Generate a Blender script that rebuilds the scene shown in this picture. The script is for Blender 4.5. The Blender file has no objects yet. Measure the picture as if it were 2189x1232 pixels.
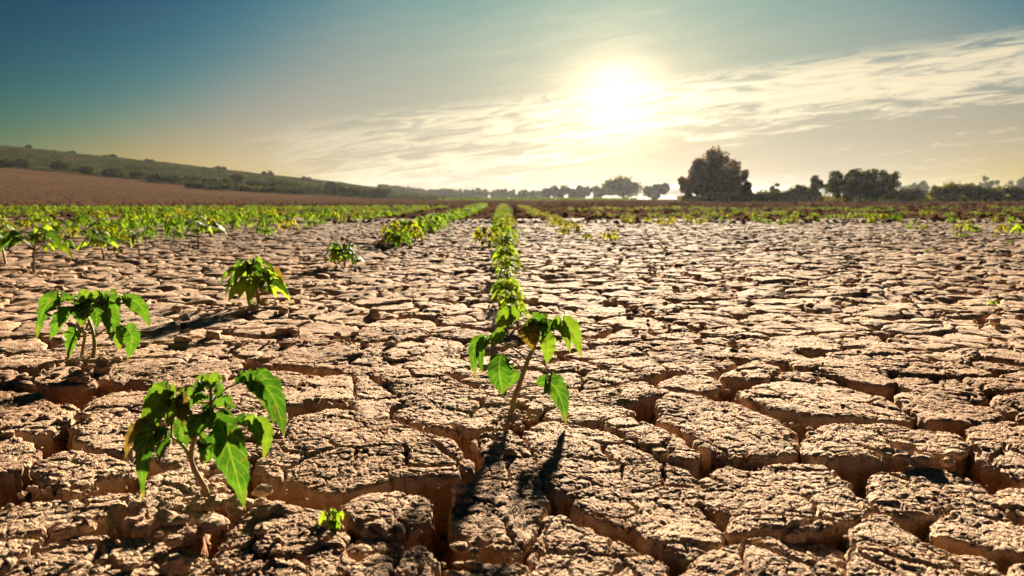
import bpy, math, random, time
import numpy as np
from mathutils import Vector

T0 = time.time()
scene = bpy.context.scene
COL = scene.collection
R = math.radians

# ------------------------------------------------------------------ camera
CAM_H = 0.45
LENS = 26.0
FPX = LENS / 36.0 * 2189.0
PITCH = math.atan((616.0 - 424.0) / FPX)
cam_d = bpy.data.cameras.new("camera")
cam_d.lens = LENS
cam_d.sensor_width = 36.0
cam_d.clip_start = 0.02
cam_d.clip_end = 6000.0
cam_d.dof.use_dof = True
cam_d.dof.focus_distance = 1.75
cam_d.dof.aperture_fstop = 6.3
cam = bpy.data.objects.new("camera", cam_d)
cam.location = (0, 0, CAM_H)
cam.rotation_euler = (math.pi / 2 - PITCH, 0, 0)
COL.objects.link(cam)
scene.camera = cam


def ray(u, v):
    dx = (u - 1094.5) / FPX
    dz = (616.0 - v) / FPX
    cp, sp = math.cos(PITCH), math.sin(PITCH)
    return np.array([dx, cp + dz * sp, -sp + dz * cp])


def ground_pt(u, v, z=0.0):
    d = ray(u, v)
    t = (z - CAM_H) / d[2]
    return np.array([d[0] * t, d[1] * t, z])


def at_depth(u, v, y):
    d = ray(u, v)
    t = y / d[1]
    return np.array([d[0] * t, y, CAM_H + d[2] * t])


# ------------------------------------------------------------------ light
SUN_EL = R(14.0)
SUN_AZ = R(7.9)            # clockwise from +Y
SUN_DIR = Vector((math.sin(SUN_AZ) * math.cos(SUN_EL), math.cos(SUN_AZ) * math.cos(SUN_EL), math.sin(SUN_EL)))
sun_d = bpy.data.lights.new("sun", 'SUN')
sun_d.energy = 5.0
sun_d.angle = R(2.5)
sun_d.color = (1.0, 0.82, 0.59)
sun = bpy.data.objects.new("sun", sun_d)
sun.rotation_euler = (-SUN_DIR).to_track_quat('-Z', 'Y').to_euler()
sun.location = (5, 30, 20)
COL.objects.link(sun)

scene.view_settings.view_transform = 'Standard'
scene.view_settings.look = 'None'
scene.view_settings.exposure = 2.36
scene.view_settings.gamma = 1.0
scene.view_settings.use_curve_mapping = False
scene.cycles.use_denoising = True
scene.cycles.max_bounces = 8
scene.cycles.volume_bounces = 0
scene.cycles.sample_clamp_indirect = 6.0


class NT:
    """small helper round a node tree"""
    def __init__(self, tree):
        self.t = tree
        self.n = tree.nodes
        self.l = tree.links

    def node(self, typ, **kw):
        nd = self.n.new(typ)
        for k, v in kw.items():
            setattr(nd, k, v)
        return nd

    def put(self, sock, val):
        if hasattr(val, 'is_linked') or isinstance(val, bpy.types.NodeSocket):
            self.l.new(val, sock)
        else:
            sock.default_value = val

    def math(self, op, a, b=0.0, c=None, clamp=False):
        nd = self.node('ShaderNodeMath', operation=op, use_clamp=clamp)
        self.put(nd.inputs[0], a)
        self.put(nd.inputs[1], b)
        if c is not None:
            self.put(nd.inputs[2], c)
        return nd.outputs[0]

    def vmath(self, op, a, b=None, out=0):
        nd = self.node('ShaderNodeVectorMath', operation=op)
        self.put(nd.inputs[0], a)
        if b is not None:
            if op == 'SCALE':
                self.put(nd.inputs[3], b)
            else:
                self.put(nd.inputs[1], b)
        return nd.outputs[out]

    def ramp(self, val, lo, hi, a=0.0, b=1.0, smooth=True):
        nd = self.node('ShaderNodeMapRange')
        nd.interpolation_type = 'SMOOTHSTEP' if smooth else 'LINEAR'
        self.put(nd.inputs[0], val)
        nd.inputs[1].default_value = lo
        nd.inputs[2].default_value = hi
        nd.inputs[3].default_value = a
        nd.inputs[4].default_value = b
        return nd.outputs[0]

    def mix(self, fac, a, b, blend='MIX'):
        nd = self.node('ShaderNodeMix', data_type='RGBA', blend_type=blend)
        self.put(nd.inputs[0], fac)
        for s, v in ((nd.inputs[6], a), (nd.inputs[7], b)):
            if isinstance(v, tuple) and len(v) == 3:
                v = v + (1.0,)
            self.put(s, v)
        return nd.outputs[2]

    def noise(self, vec, scale, detail=4.0, rough=0.55, dist=0.0):
        nd = self.node('ShaderNodeTexNoise')
        if vec is not None:
            self.l.new(vec, nd.inputs['Vector'])
        nd.inputs['Scale'].default_value = scale
        nd.inputs['Detail'].default_value = detail
        nd.inputs['Roughness'].default_value = rough
        nd.inputs['Distortion'].default_value = dist
        return nd.outputs[0]


# ------------------------------------------------------------------ sky
world = bpy.data.worlds.new("World")
scene.world = world
world.use_nodes = True
w = NT(world.node_tree)
w.n.clear()
tc = w.node('ShaderNodeTexCoord')
D = w.vmath('NORMALIZE', tc.outputs['Generated'])
sky = w.node('ShaderNodeTexSky', sky_type='NISHITA')
sky.sun_disc = False
sky.sun_elevation = SUN_EL
sky.sun_rotation = SUN_AZ
sky.altitude = 100.0
sky.air_density = 1.0
sky.dust_density = 1.2
sky.ozone_density = 2.0
sep = w.node('ShaderNodeSeparateXYZ')
w.l.new(D, sep.inputs[0])
# clear dry air: the blue deepens fast away from the sun, the low sky stays warm
sepc = w.node('ShaderNodeSeparateColor')
w.l.new(sky.outputs[0], sepc.inputs[0])
low = w.ramp(sep.outputs[2], 0.245, 0.04, smooth=False)
chan = []
for k_, (n_pow, kk, a_hi, a_lo) in enumerate(((6.0, 8.2, 0.125, 0.51), (4.6, 7.9, 0.25, 0.375), (6.0, 7.0, 0.23, 0.235))):
    pw = w.math('POWER', sepc.outputs[k_], n_pow)
    hill_f = w.math('DIVIDE', pw, w.math('ADD', pw, kk ** n_pow))
    amp = w.math('ADD', a_hi, w.math('MULTIPLY', low, a_lo - a_hi))
    lin = w.math('MULTIPLY', w.math('MINIMUM', sepc.outputs[k_], 8.0), (0.0, 0.0065, 0.0080)[k_])
    chan.append(w.math('ADD', w.math('MULTIPLY', hill_f, amp), lin))
comb = w.node('ShaderNodeCombineColor')
for k_ in range(3):
    w.l.new(chan[k_], comb.inputs[k_])
base = comb.outputs[0]
# angle to the sun
gdir = ray(1318, 218)
gdir = gdir / np.linalg.norm(gdir)
cosg = w.vmath('DOT_PRODUCT', D, tuple(float(c) for c in gdir), out=1)
cosg = w.math('MAXIMUM', cosg, 0.0)
# clouds: a long bank of cirrus lying along one great circle across the sky
pa, pb = ray(950, 275), ray(2150, 125)
nb = np.cross(pa, pb)
nb = nb / np.linalg.norm(nb)
if nb[2] < 0:
    nb = -nb
nbv = tuple(float(c) for c in nb)
s = w.vmath('DOT_PRODUCT', D, nbv, out=1)
stretch = w.vmath('ADD', D, w.vmath('SCALE', nbv, w.math('MULTIPLY', s, 7.0)))
n_big = w.noise(stretch, 3.4, 3.0, 0.5, 0.4)
n_fine = w.noise(stretch, 12.0, 12.0, 0.68, 0.9)
nsum = w.math('ADD', w.math('MULTIPLY', n_big, 0.45), w.math('MULTIPLY', n_fine, 0.7))
s_w = w.math('ADD', s, w.math('MULTIPLY', w.math('SUBTRACT', nsum, 0.57), 0.16))
up_edge = w.ramp(s_w, 0.055, 0.02)
low_edge = w.ramp(s_w, -0.13, -0.01)
bank = w.math('MULTIPLY', up_edge, low_edge)
thr = w.math('ADD', nsum, w.math('MULTIPLY', bank, 0.25))
cl = w.ramp(thr, 0.72, 0.92)
cl = w.math('MULTIPLY', cl, w.ramp(bank, 0.0, 0.35))
cirrus = w.math('MULTIPLY', w.ramp(nsum, 0.62, 0.78), w.ramp(s_w, 0.03, -0.03))
cirrus = w.math('MULTIPLY', cirrus, 0.55)
cl = w.math('MULTIPLY', cl, w.ramp(sep.outputs[0], -0.40, -0.08))
cl = w.math('MAXIMUM', cl, w.math('MULTIPLY', cirrus, w.ramp(sep.outputs[0], -0.5, -0.15)))
g1 = w.math('POWER', cosg, 16.0)
g2 = w.math('POWER', cosg, 160.0)
g3 = w.math('POWER', cosg, 800.0)
cl_b = w.math('ADD', 0.165, w.math('MULTIPLY', g1, 0.07))
cl_b = w.math('ADD', cl_b, w.math('MULTIPLY', g2, 0.16))
cl_col = w.vmath('SCALE', (1.0, 0.85, 0.57), cl_b)
sc1 = w.vmath('SCALE', base, 0.200)
aur = w.math('ADD', w.math('MULTIPLY', g2, 0.045), w.math('MULTIPLY', g3, 0.22))
aur = w.math('ADD', aur, w.math('MULTIPLY', g1, 0.025))
aur = w.math('ADD', aur, w.math('MULTIPLY', w.math('POWER', cosg, 60.0), 0.045))
aur = w.math('MULTIPLY', aur, w.math('ADD', 0.2, w.math('MULTIPLY', nsum, 1.4)))
sc1 = w.vmath('ADD', sc1, w.vmath('SCALE', (1.0, 0.75, 0.40), aur))
tot = w.mix(w.math('MULTIPLY', cl, 0.88), sc1, cl_col)
bg = w.node('ShaderNodeBackground')
w.l.new(tot, bg.inputs[0])
bg.inputs[1].default_value = 1.0
wo = w.node('ShaderNodeOutputWorld')
w.l.new(bg.outputs[0], wo.inputs[0])


# ------------------------------------------------------------------ numpy noise
def _hash(ix, iy, seed):
    h = (ix.astype(np.int64) * 374761393 + iy.astype(np.int64) * 668265263 + seed * 974634777) & 0xFFFFFFFF
    h = ((h ^ (h >> 13)) * 1274126177) & 0xFFFFFFFF
    h = ((h ^ (h >> 16)) * 2246822519) & 0xFFFFFFFF
    return (h ^ (h >> 15)) & 0xFFFFFFFF


def h01(ix, iy, seed):
    return _hash(ix, iy, seed).astype(np.float64) / 4294967296.0


def gnoise(x, y, seed=0):
    x0, y0 = np.floor(x), np.floor(y)
    fx, fy = x - x0, y - y0
    ix, iy = x0.astype(np.int64), y0.astype(np.int64)
    ux, uy = fx * fx * fx * (fx * (fx * 6 - 15) + 10), fy * fy * fy * (fy * (fy * 6 - 15) + 10)

    def g(a, b):
        th = h01(ix + a, iy + b, seed) * 2 * math.pi
        return np.cos(th) * (fx - a) + np.sin(th) * (fy - b)
    a = g(0, 0) * (1 - ux) + g(1, 0) * ux
    b = g(0, 1) * (1 - ux) + g(1, 1) * ux
    return (a * (1 - uy) + b * uy) * 1.5


def fbm(x, y, octs=4, seed=0, gain=0.5):
    t, amp, f = 0, 1.0, 1.0
    for o in range(octs):
        t = t + amp * gnoise(x * f + 17.3 * o, y * f - 9.1 * o, seed + o)
        amp *= gain
        f *= 2.03
    return t


def voro(x, y, seed=0, jit=0.9):
    """edge distance (in cells), cell random, offset to cell point"""
    ix, iy = np.floor(x).astype(np.int64), np.floor(y).astype(np.int64)
    f1 = np.full(x.shape, 9.0)
    f2 = np.full(x.shape, 9.0)
    p1x, p1y = np.zeros_like(x), np.zeros_like(x)
    p2x, p2y = np.zeros_like(x), np.zeros_like(x)
    for a in (-1, 0, 1):
        for b in (-1, 0, 1):
            cx, cy = ix + a, iy + b
            px = cx + 0.5 + jit * (h01(cx, cy, seed) - 0.5)
            py = cy + 0.5 + jit * (h01(cx, cy, seed + 71) - 0.5)
            d = (px - x) ** 2 + (py - y) ** 2
            n1 = d < f1
            n2 = (~n1) & (d < f2)
            f2 = np.where(n1, f1, np.where(n2, d, f2))
            p2x = np.where(n1, p1x, np.where(n2, px, p2x))
            p2y = np.where(n1, p1y, np.where(n2, py, p2y))
            f1 = np.where(n1, d, f1)
            p1x = np.where(n1, px, p1x)
            p1y = np.where(n1, py, p1y)
    sepd = np.sqrt((p2x - p1x) ** 2 + (p2y - p1y) ** 2) + 1e-6
    e = (f2 - f1) / (2 * sepd)
    rx, ry = h01(np.floor(p1x * 64).astype(np.int64), np.floor(p1y * 64).astype(np.int64), seed + 5), \
        h01(np.floor(p1x * 64).astype(np.int64), np.floor(p1y * 64).astype(np.int64), seed + 6)
    return e, rx, ry, x - p1x, y - p1y


def sstep(a, b, x):
    t = np.clip((x - a) / (b - a), 0, 1)
    return t * t * (3 - 2 * t)


# ------------------------------------------------------------------ mesh helpers
TRIS = [0]


def mesh_np(name, verts, quads=None, tris=None, mat=None, smooth=True):
    verts = np.asarray(verts, np.float32)
    nq = 0 if quads is None else len(quads)
    nt = 0 if tris is None else len(tris)
    me = bpy.data.meshes.new(name)
    me.vertices.add(len(verts))
    me.vertices.foreach_set('co', verts.ravel())
    li = []
    if nq:
        li.append(np.asarray(quads, np.int32).ravel())
    if nt:
        li.append(np.asarray(tris, np.int32).ravel())
    li = np.concatenate(li)
    me.loops.add(len(li))
    me.loops.foreach_set('vertex_index', li)
    me.polygons.add(nq + nt)
    st = np.concatenate([np.arange(nq) * 4, nq * 4 + np.arange(nt) * 3]).astype(np.int32)
    me.polygons.foreach_set('loop_start', st)
    if not smooth:
        me.polygons.foreach_set('use_smooth', np.zeros(nq + nt, bool))
    me.update(calc_edges=True)
    if mat is not None:
        me.materials.append(mat)
    TRIS[0] += nq * 2 + nt
    return me


def link(name, data, parent=None, label=None, cat=None, group=None, kind=None, loc=None):
    o = bpy.data.objects.new(name, data)
    COL.objects.link(o)
    if parent is not None:
        o.parent = parent
    if loc is not None:
        o.location = loc
    if label:
        o["label"] = label
    if cat:
        o["category"] = cat
    if group:
        o["group"] = group
    if kind:
        o["kind"] = kind
    return o


class MB:
    """collects vertices, quads and tris of ONE mesh"""
    def __init__(self):
        self.v, self.q, self.t, self.n, self.uv = [], [], [], 0, []

    def add(self, v, q=None, t=None):
        v = np.asarray(v, np.float64)
        if q is not None and len(q):
            self.q.append(np.asarray(q, np.int64) + self.n)
        if t is not None and len(t):
            self.t.append(np.asarray(t, np.int64) + self.n)
        self.v.append(v)
        self.n += len(v)

    def mesh(self, name, mat, smooth=True):
        me = mesh_np(name, np.concatenate(self.v), np.concatenate(self.q) if self.q else None,
                     np.concatenate(self.t) if self.t else None, mat, smooth)
        if self.uv and sum(len(u) for u in self.uv) == len(me.vertices):
            at = me.attributes.new("blade", 'FLOAT2', 'POINT')
            at.data.foreach_set('vector', np.concatenate(self.uv).astype(np.float32).ravel())
        return me


def norm(a):
    a = np.asarray(a, float)
    return a / (np.linalg.norm(a, axis=-1, keepdims=True) + 1e-12)


def tube(mb, pts, rad, sides=7, wob=0.0, rng=None):
    pts = np.asarray(pts, float)
    n = len(pts)
    rad = np.interp(np.linspace(0, 1, n), np.linspace(0, 1, len(rad)), rad) if np.ndim(rad) else np.full(n, rad)
    tan = norm(np.gradient(pts, axis=0))
    ref = np.array([0.3, 0.9, 0.1])
    a = norm(np.cross(tan, ref))
    b = np.cross(tan, a)
    th = np.arange(sides) * 2 * math.pi / sides
    rr = rad[:, None] * np.ones(sides)[None]
    if wob and rng is not None:
        rr = rr * (1 + wob * (rng.random((n, sides)) - 0.5))
    v = pts[:, None] + rr[..., None] * (np.cos(th)[None, :, None] * a[:, None] + np.sin(th)[None, :, None] * b[:, None])
    q = []
    for i in range(n - 1):
        for j in range(sides):
            k = (j + 1) % sides
            q.append((i * sides + j, i * sides + k, (i + 1) * sides + k, (i + 1) * sides + j))
    v = v.reshape(-1, 3)
    v = np.vstack([v, pts[-1]])
    t = [((n - 1) * sides + j, (n - 1) * sides + (j + 1) % sides, n * sides) for j in range(sides)]
    mb.add(v, q, t)


def smooth_poly(pts, n=12):
    """Catmull-Rom through points"""
    p = np.asarray(pts, float)
    p = np.vstack([2 * p[0] - p[1], p, 2 * p[-1] - p[-2]])
    out = []
    segs = len(p) - 3
    for i in range(segs):
        for t in np.linspace(0, 1, max(2, n // segs + 1), endpoint=(i == segs - 1)):
            a, b, c, d = p[i:i + 4]
            out.append(0.5 * ((2 * b) + (-a + c) * t + (2 * a - 5 * b + 4 * c - d) * t * t + (-a + 3 * b - 3 * c + d) * t ** 3))
    return np.array(out)


# ------------------------------------------------------------------ materials
def new_mat(name):
    m = bpy.data.materials.new(name)
    m.use_nodes = True
    t = NT(m.node_tree)
    b = m.node_tree.nodes['Principled BSDF']
    return m, t, b


def soil_material(name, far=False):
    m, t, b = new_mat(name)
    geo = t.node('ShaderNodeNewGeometry')
    P = geo.outputs['Position']
    n1 = t.noise(P, 2.3, 5.0, 0.6)
    n2 = t.noise(P, 26.0, 6.0, 0.65)
    n3 = t.noise(P, 160.0, 4.0, 0.7)
    c = t.mix(t.ramp(n1, 0.35, 0.65), (0.345, 0.222, 0.142), (0.445, 0.305, 0.205))
    c = t.mix(t.ramp(n2, 0.52, 0.72), c, (0.53, 0.385, 0.265))
    c = t.mix(t.ramp(n2, 0.44, 0.28), c, (0.27, 0.145, 0.072))
    n0 = t.noise(P, 0.9, 4.0, 0.55)
    c = t.mix(t.math('MULTIPLY', t.ramp(n0, 0.50, 0.66), 0.55), c, (0.54, 0.41, 0.295))
    c = t.mix(t.math('MULTIPLY', t.ramp(n0, 0.48, 0.34), 0.6), c, (0.25, 0.135, 0.068))
    c = t.mix(t.math('MULTIPLY', t.ramp(n3, 0.55, 0.75), 0.45), c, (0.49, 0.385, 0.295))
    if not far:
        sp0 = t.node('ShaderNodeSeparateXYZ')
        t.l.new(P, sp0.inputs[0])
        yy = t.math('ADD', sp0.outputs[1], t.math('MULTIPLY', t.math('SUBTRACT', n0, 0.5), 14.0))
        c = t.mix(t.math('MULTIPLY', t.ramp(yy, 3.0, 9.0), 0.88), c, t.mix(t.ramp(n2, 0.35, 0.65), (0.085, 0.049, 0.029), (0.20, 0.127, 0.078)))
        sp = t.node('ShaderNodeSeparateXYZ')
        t.l.new(P, sp.inputs[0])
        dep = t.math('ADD', sp.outputs[2], t.math('MULTIPLY', t.math('SUBTRACT', n2, 0.5), 0.03))
        subsoil_bounce = t.mix(t.ramp(n2, 0.4, 0.65), (0.36, 0.185, 0.085), (0.46, 0.255, 0.13))  # redder deep soil, brightened to orange for light bounced between crack walls
        c = t.mix(t.ramp(dep, -0.012, -0.032), c, subsoil_bounce)
    t.put(b.inputs['Base Color'], c)
    b.inputs['Roughness'].default_value = 0.9
    b.inputs['Specular IOR Level'].default_value = 0.10
    # fine drying cracks, about 1.5 cm and 6 mm
    wv = t.node('ShaderNodeTexNoise')
    wv.inputs['Scale'].default_value = 45.0
    wv.inputs['Detail'].default_value = 3.0
    t.l.new(P, wv.inputs['Vector'])
    Pw = t.vmath('ADD', P, t.vmath('SCALE', t.vmath('SUBTRACT', wv.outputs['Color'], (0.5, 0.5, 0.5)), 0.014))
    v1 = t.node('ShaderNodeTexVoronoi', feature='DISTANCE_TO_EDGE')
    v1.inputs['Scale'].default_value = 44.0
    t.l.new(Pw, v1.inputs['Vector'])
    v2 = t.node('ShaderNodeTexVoronoi', feature='DISTANCE_TO_EDGE')
    v2.inputs['Scale'].default_value = 105.0
    t.l.new(Pw, v2.inputs['Vector'])
    crk = t.math('ADD', t.ramp(v1.outputs[0], 0.0, 0.085), t.math('MULTIPLY', t.ramp(v2.outputs[0], 0.0, 0.12), 0.5))
    h = t.math('ADD', t.math('MULTIPLY', t.noise(P, 90.0, 6.0, 0.7), 0.42), t.math('MULTIPLY', t.noise(P, 420.0, 3.0, 0.6), 0.14))
    h = t.math('ADD', h, t.math('MULTIPLY', crk, 0.8))
    bp = t.node('ShaderNodeBump')
    bp.inputs['Strength'].default_value = 0.55
    bp.inputs['Distance'].default_value = 0.005
    t.l.new(h, bp.inputs['Height'])
    t.l.new(bp.outputs[0], b.inputs['Normal'])
    return m


def field_material():
    m, t, b = new_mat("dry_field_soil")
    geo = t.node('ShaderNodeNewGeometry')
    P = geo.outputs['Position']
    n1 = t.noise(P, 0.05, 4.0, 0.6)
    n2 = t.noise(P, 1.3, 6.0, 0.65)
    n3 = t.noise(P, 7.0, 4.0, 0.7)
    c = t.mix(t.ramp(n2, 0.35, 0.65), (0.058, 0.036, 0.023), (0.115, 0.070, 0.044))
    c = t.mix(t.ramp(n3, 0.58, 0.78), c, (0.20, 0.135, 0.09))
    c = t.mix(t.math('MULTIPLY', t.ramp(n1, 0.45, 0.7), 0.5), c, (0.13, 0.078, 0.037))
    t.put(b.inputs['Base Color'], c)
    b.inputs['Roughness'].default_value = 1.0
    b.inputs['Specular IOR Level'].default_value = 0.0
    vo = t.node('ShaderNodeTexVoronoi')
    vo.inputs['Scale'].default_value = 4.2
    t.l.new(P, vo.inputs['Vector'])
    h = t.math('ADD', t.math('MULTIPLY', n3, 0.6), t.math('MULTIPLY', vo.outputs[0], 0.6))
    bp = t.node('ShaderNodeBump')
    bp.inputs['Strength'].default_value = 1.0
    bp.inputs['Distance'].default_value = 0.12
    t.l.new(h, bp.inputs['Height'])
    t.l.new(bp.outputs[0], b.inputs['Normal'])
    return m


def leaf_material(name, c1, c2, trans=0.5, tcol=None, scale=30.0, rough=0.6, veins=False, spec=0.22):
    m, t, b = new_mat(name)
    geo = t.node('ShaderNodeNewGeometry')
    oi = t.node('ShaderNodeObjectInfo')
    n = t.noise(geo.outputs['Position'], scale, 3.0, 0.6)
    f = t.math('ADD', t.ramp(n, 0.3, 0.7), t.math('MULTIPLY', t.math('SUBTRACT', oi.outputs['Random'], 0.5), 0.6), clamp=True)
    c = t.mix(f, c1, c2)
    if veins:
        at = t.node('ShaderNodeAttribute', attribute_name="blade")
        sp = t.node('ShaderNodeSeparateXYZ')
        t.l.new(at.outputs['Vector'], sp.inputs[0])
        au = t.math('ABSOLUTE', sp.outputs[0])
        rib = t.ramp(au, 0.10, 0.02)
        ph = t.math('SUBTRACT', t.math('MULTIPLY', sp.outputs[1], 8.0), t.math('MULTIPLY', au, 1.6))
        tri = t.math('ABSOLUTE', t.math('SUBTRACT', t.math('FRACT', ph), 0.5))
        vein = t.math('MULTIPLY', t.ramp(tri, 0.10, 0.02), 0.75)
        vv = t.math('MAXIMUM', rib, vein)
        c = t.mix(t.math('MULTIPLY', vv, 0.45), c, (0.17, 0.28, 0.06))
        spot = t.math('MULTIPLY', t.ramp(t.noise(geo.outputs['Position'], 55.0, 5.0, 0.7), 0.56, 0.70), 0.55)
        tipb = t.math('MULTIPLY', t.ramp(t.math('ADD', sp.outputs[1], t.math('MULTIPLY', n, 0.5)), 1.1, 1.35), 0.8)
        c = t.mix(t.math('MAXIMUM', spot, tipb), c, (0.16, 0.12, 0.045))
        puff = t.math('MULTIPLY', t.ramp(tri, 0.0, 0.5), t.ramp(au, 0.0, 0.4))
        bp = t.node('ShaderNodeBump')
        bp.inputs['Strength'].default_value = 0.7
        bp.inputs['Distance'].default_value = 0.004
        t.l.new(t.math('ADD', puff, t.math('MULTIPLY', n, 0.5)), bp.inputs['Height'])
        t.l.new(bp.outputs[0], b.inputs['Normal'])
    t.put(b.inputs['Base Color'], c)
    b.inputs['Roughness'].default_value = rough
    b.inputs['Specular IOR Level'].default_value = spec
    tr = t.node('ShaderNodeBsdfTranslucent')
    tc_ = t.mix(1.0, c, tcol or (1.9, 1.7, 0.6), 'MULTIPLY')
    t.l.new(tc_, tr.inputs[0])
    mx = t.node('ShaderNodeMixShader')
    mx.inputs[0].default_value = trans
    t.l.new(b.outputs[0], mx.inputs[1])
    t.l.new(tr.outputs[0], mx.inputs[2])
    out = m.node_tree.nodes['Material Output']
    t.l.new(mx.outputs[0], out.inputs[0])
    return m


def plain_material(name, c1, c2, scale, rough=0.8, bump=0.0):
    m, t, b = new_mat(name)
    geo = t.node('ShaderNodeNewGeometry')
    n = t.noise(geo.outputs['Position'], scale, 5.0, 0.6)
    t.put(b.inputs['Base Color'], t.mix(t.ramp(n, 0.35, 0.65), c1, c2))
    b.inputs['Roughness'].default_value = rough
    b.inputs['Specular IOR Level'].default_value = 0.25 if rough < 0.95 else 0.0
    if bump:
        bp = t.node('ShaderNodeBump')
        bp.inputs['Distance'].default_value = bump
        t.l.new(n, bp.inputs['Height'])
        t.l.new(bp.outputs[0], b.inputs['Normal'])
    return m


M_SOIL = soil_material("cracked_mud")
M_FIELD = field_material()
M_LEAF = leaf_material("leaf_green", (0.020, 0.072, 0.012), (0.048, 0.135, 0.018), 0.34, veins=True)
M_LEAFY = leaf_material("leaf_yellow_green", (0.050, 0.120, 0.015), (0.095, 0.175, 0.022), 0.34, veins=True)
M_LEAFB = leaf_material("leaf_wilting", (0.085, 0.085, 0.02), (0.15, 0.115, 0.03), 0.3, (1.5, 1.2, 0.6), veins=True)
M_STEM = plain_material("stem", (0.16, 0.15, 0.04), (0.20, 0.10, 0.045), 60.0, 0.6)
M_CROP = leaf_material("crop_leaf", (0.06, 0.15, 0.012), (0.16, 0.25, 0.02), 0.5, None, 8.0, 0.85, spec=0.03)
M_CROPY = leaf_material("crop_leaf_yellow", (0.14, 0.19, 0.012), (0.27, 0.28, 0.025), 0.5, (1.6, 1.4, 0.5), 8.0, 0.85, spec=0.03)
M_TREE = leaf_material("tree_leaf", (0.035, 0.055, 0.014), (0.075, 0.09, 0.022), 0.3, (1.6, 1.3, 0.5), 0.8, 0.9, spec=0.03)
M_TREEB = leaf_material("tree_leaf_flare_brown", (0.05, 0.036, 0.012), (0.095, 0.06, 0.02), 0.3, (1.6, 1.2, 0.5), 0.8, 0.9, spec=0.03)  # brown tint of lens flare and haze put into the leaf colour
M_BARK = plain_material("bark", (0.06, 0.042, 0.028), (0.11, 0.08, 0.055), 3.0, 0.9, 0.05)
M_HILL = plain_material("hill_scrub", (0.026, 0.036, 0.012), (0.050, 0.058, 0.02), 0.12, 1.0, 0.0)
M_FARH = plain_material("far_wooded_hill", (0.035, 0.055, 0.03), (0.06, 0.08, 0.04), 0.03, 0.9, 1.0)


# ------------------------------------------------------------------ terrain
def terrain(x, y):
    u = np.minimum(np.maximum(0, -x - 12) / 78.0, 2.2)
    z = 5.2 * np.where(u < 1, u ** 1.7, 1 + 1.3 * (u - 1)) * sstep(25, 150, y)
    z = z + sstep(158, 232, y) * (2.3 + 0.022 * np.clip(-x - 50, 0, 140)) * sstep(15, 70, -x)
    z = z * (1 - 0.55 * sstep(330, 700, y))
    # far right sinks a little behind the hedges
    z = z - 0.5 * sstep(150, 260, y) * sstep(-10, 60, x)
    return z


FAR_PLATES = 17.5


def far_limit(x):
    return FAR_PLATES - 1.4 + 1.1 * fbm(x * 0.45, x * 0.0 + 3.7, 3, 87)


def plate_zone(x, y):
    """1 where cracked plates lie, 0 outside"""
    a = sstep(0.3, -0.5, y - far_limit(x)) * sstep(0.1, 0.6, y)
    b = sstep(0.25, -0.35, np.abs(x) - (0.86 * y + 0.75))
    return a * b


def axis(lo, hi, fine, grow, centre=0.0):
    pos, step, p = [centre], fine, centre
    while p < hi:
        p += step
        pos.append(min(p, hi))
        if p > centre + 9 or centre > 1:
            step *= grow
        elif p > 2:
            step *= 1.01
    neg, step, p = [], fine, centre
    while p > lo:
        p -= step
        neg.append(max(p, lo))
        if p < centre - 9:
            step *= grow
        elif p < -2:
            step *= 1.01
    return np.array(neg[::-1] + pos)


gx = axis(-1050, 1050, 0.055, 1.045)
gy = axis(-12, 1050, 0.055, 1.045)
GX, GY = np.meshgrid(gx, gy)
zone = plate_zone(GX, GY)
GZ = terrain(GX, GY)
bed = -0.105 * (1 - 0.72 * sstep(8.5, 12, GY)) + 0.02 * fbm(GX * 9, GY * 9, 3, 5)
GZ = GZ + zone * bed + (1 - zone) * (-0.012 + 0.02 * fbm(GX * 2.5, GY * 2.5, 3, 8) * sstep(400, 60, np.hypot(GX, GY)))
# tilled clods of the bare field
GZ = GZ + (1 - zone) * 0.05 * sstep(14, 30, GY) * fbm(GX * 1.1, GY * 1.1, 3, 77) * sstep(400, 200, GY)
nx, ny = len(gx), len(gy)
idx = np.arange(nx * ny).reshape(ny, nx)
quads = np.stack([idx[:-1, :-1], idx[:-1, 1:], idx[1:, 1:], idx[1:, :-1]], -1).reshape(-1, 4)
gm = mesh_np("ground", np.stack([GX, GY, GZ], -1).reshape(-1, 3), quads, None, M_FIELD)
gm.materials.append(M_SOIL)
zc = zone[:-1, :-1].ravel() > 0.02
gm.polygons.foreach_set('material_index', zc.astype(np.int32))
ground = link("ground", gm, kind="structure", label="dry cracked brown field stretching to the horizon")
print('ground', nx, ny, round(time.time() - T0, 1))

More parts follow.
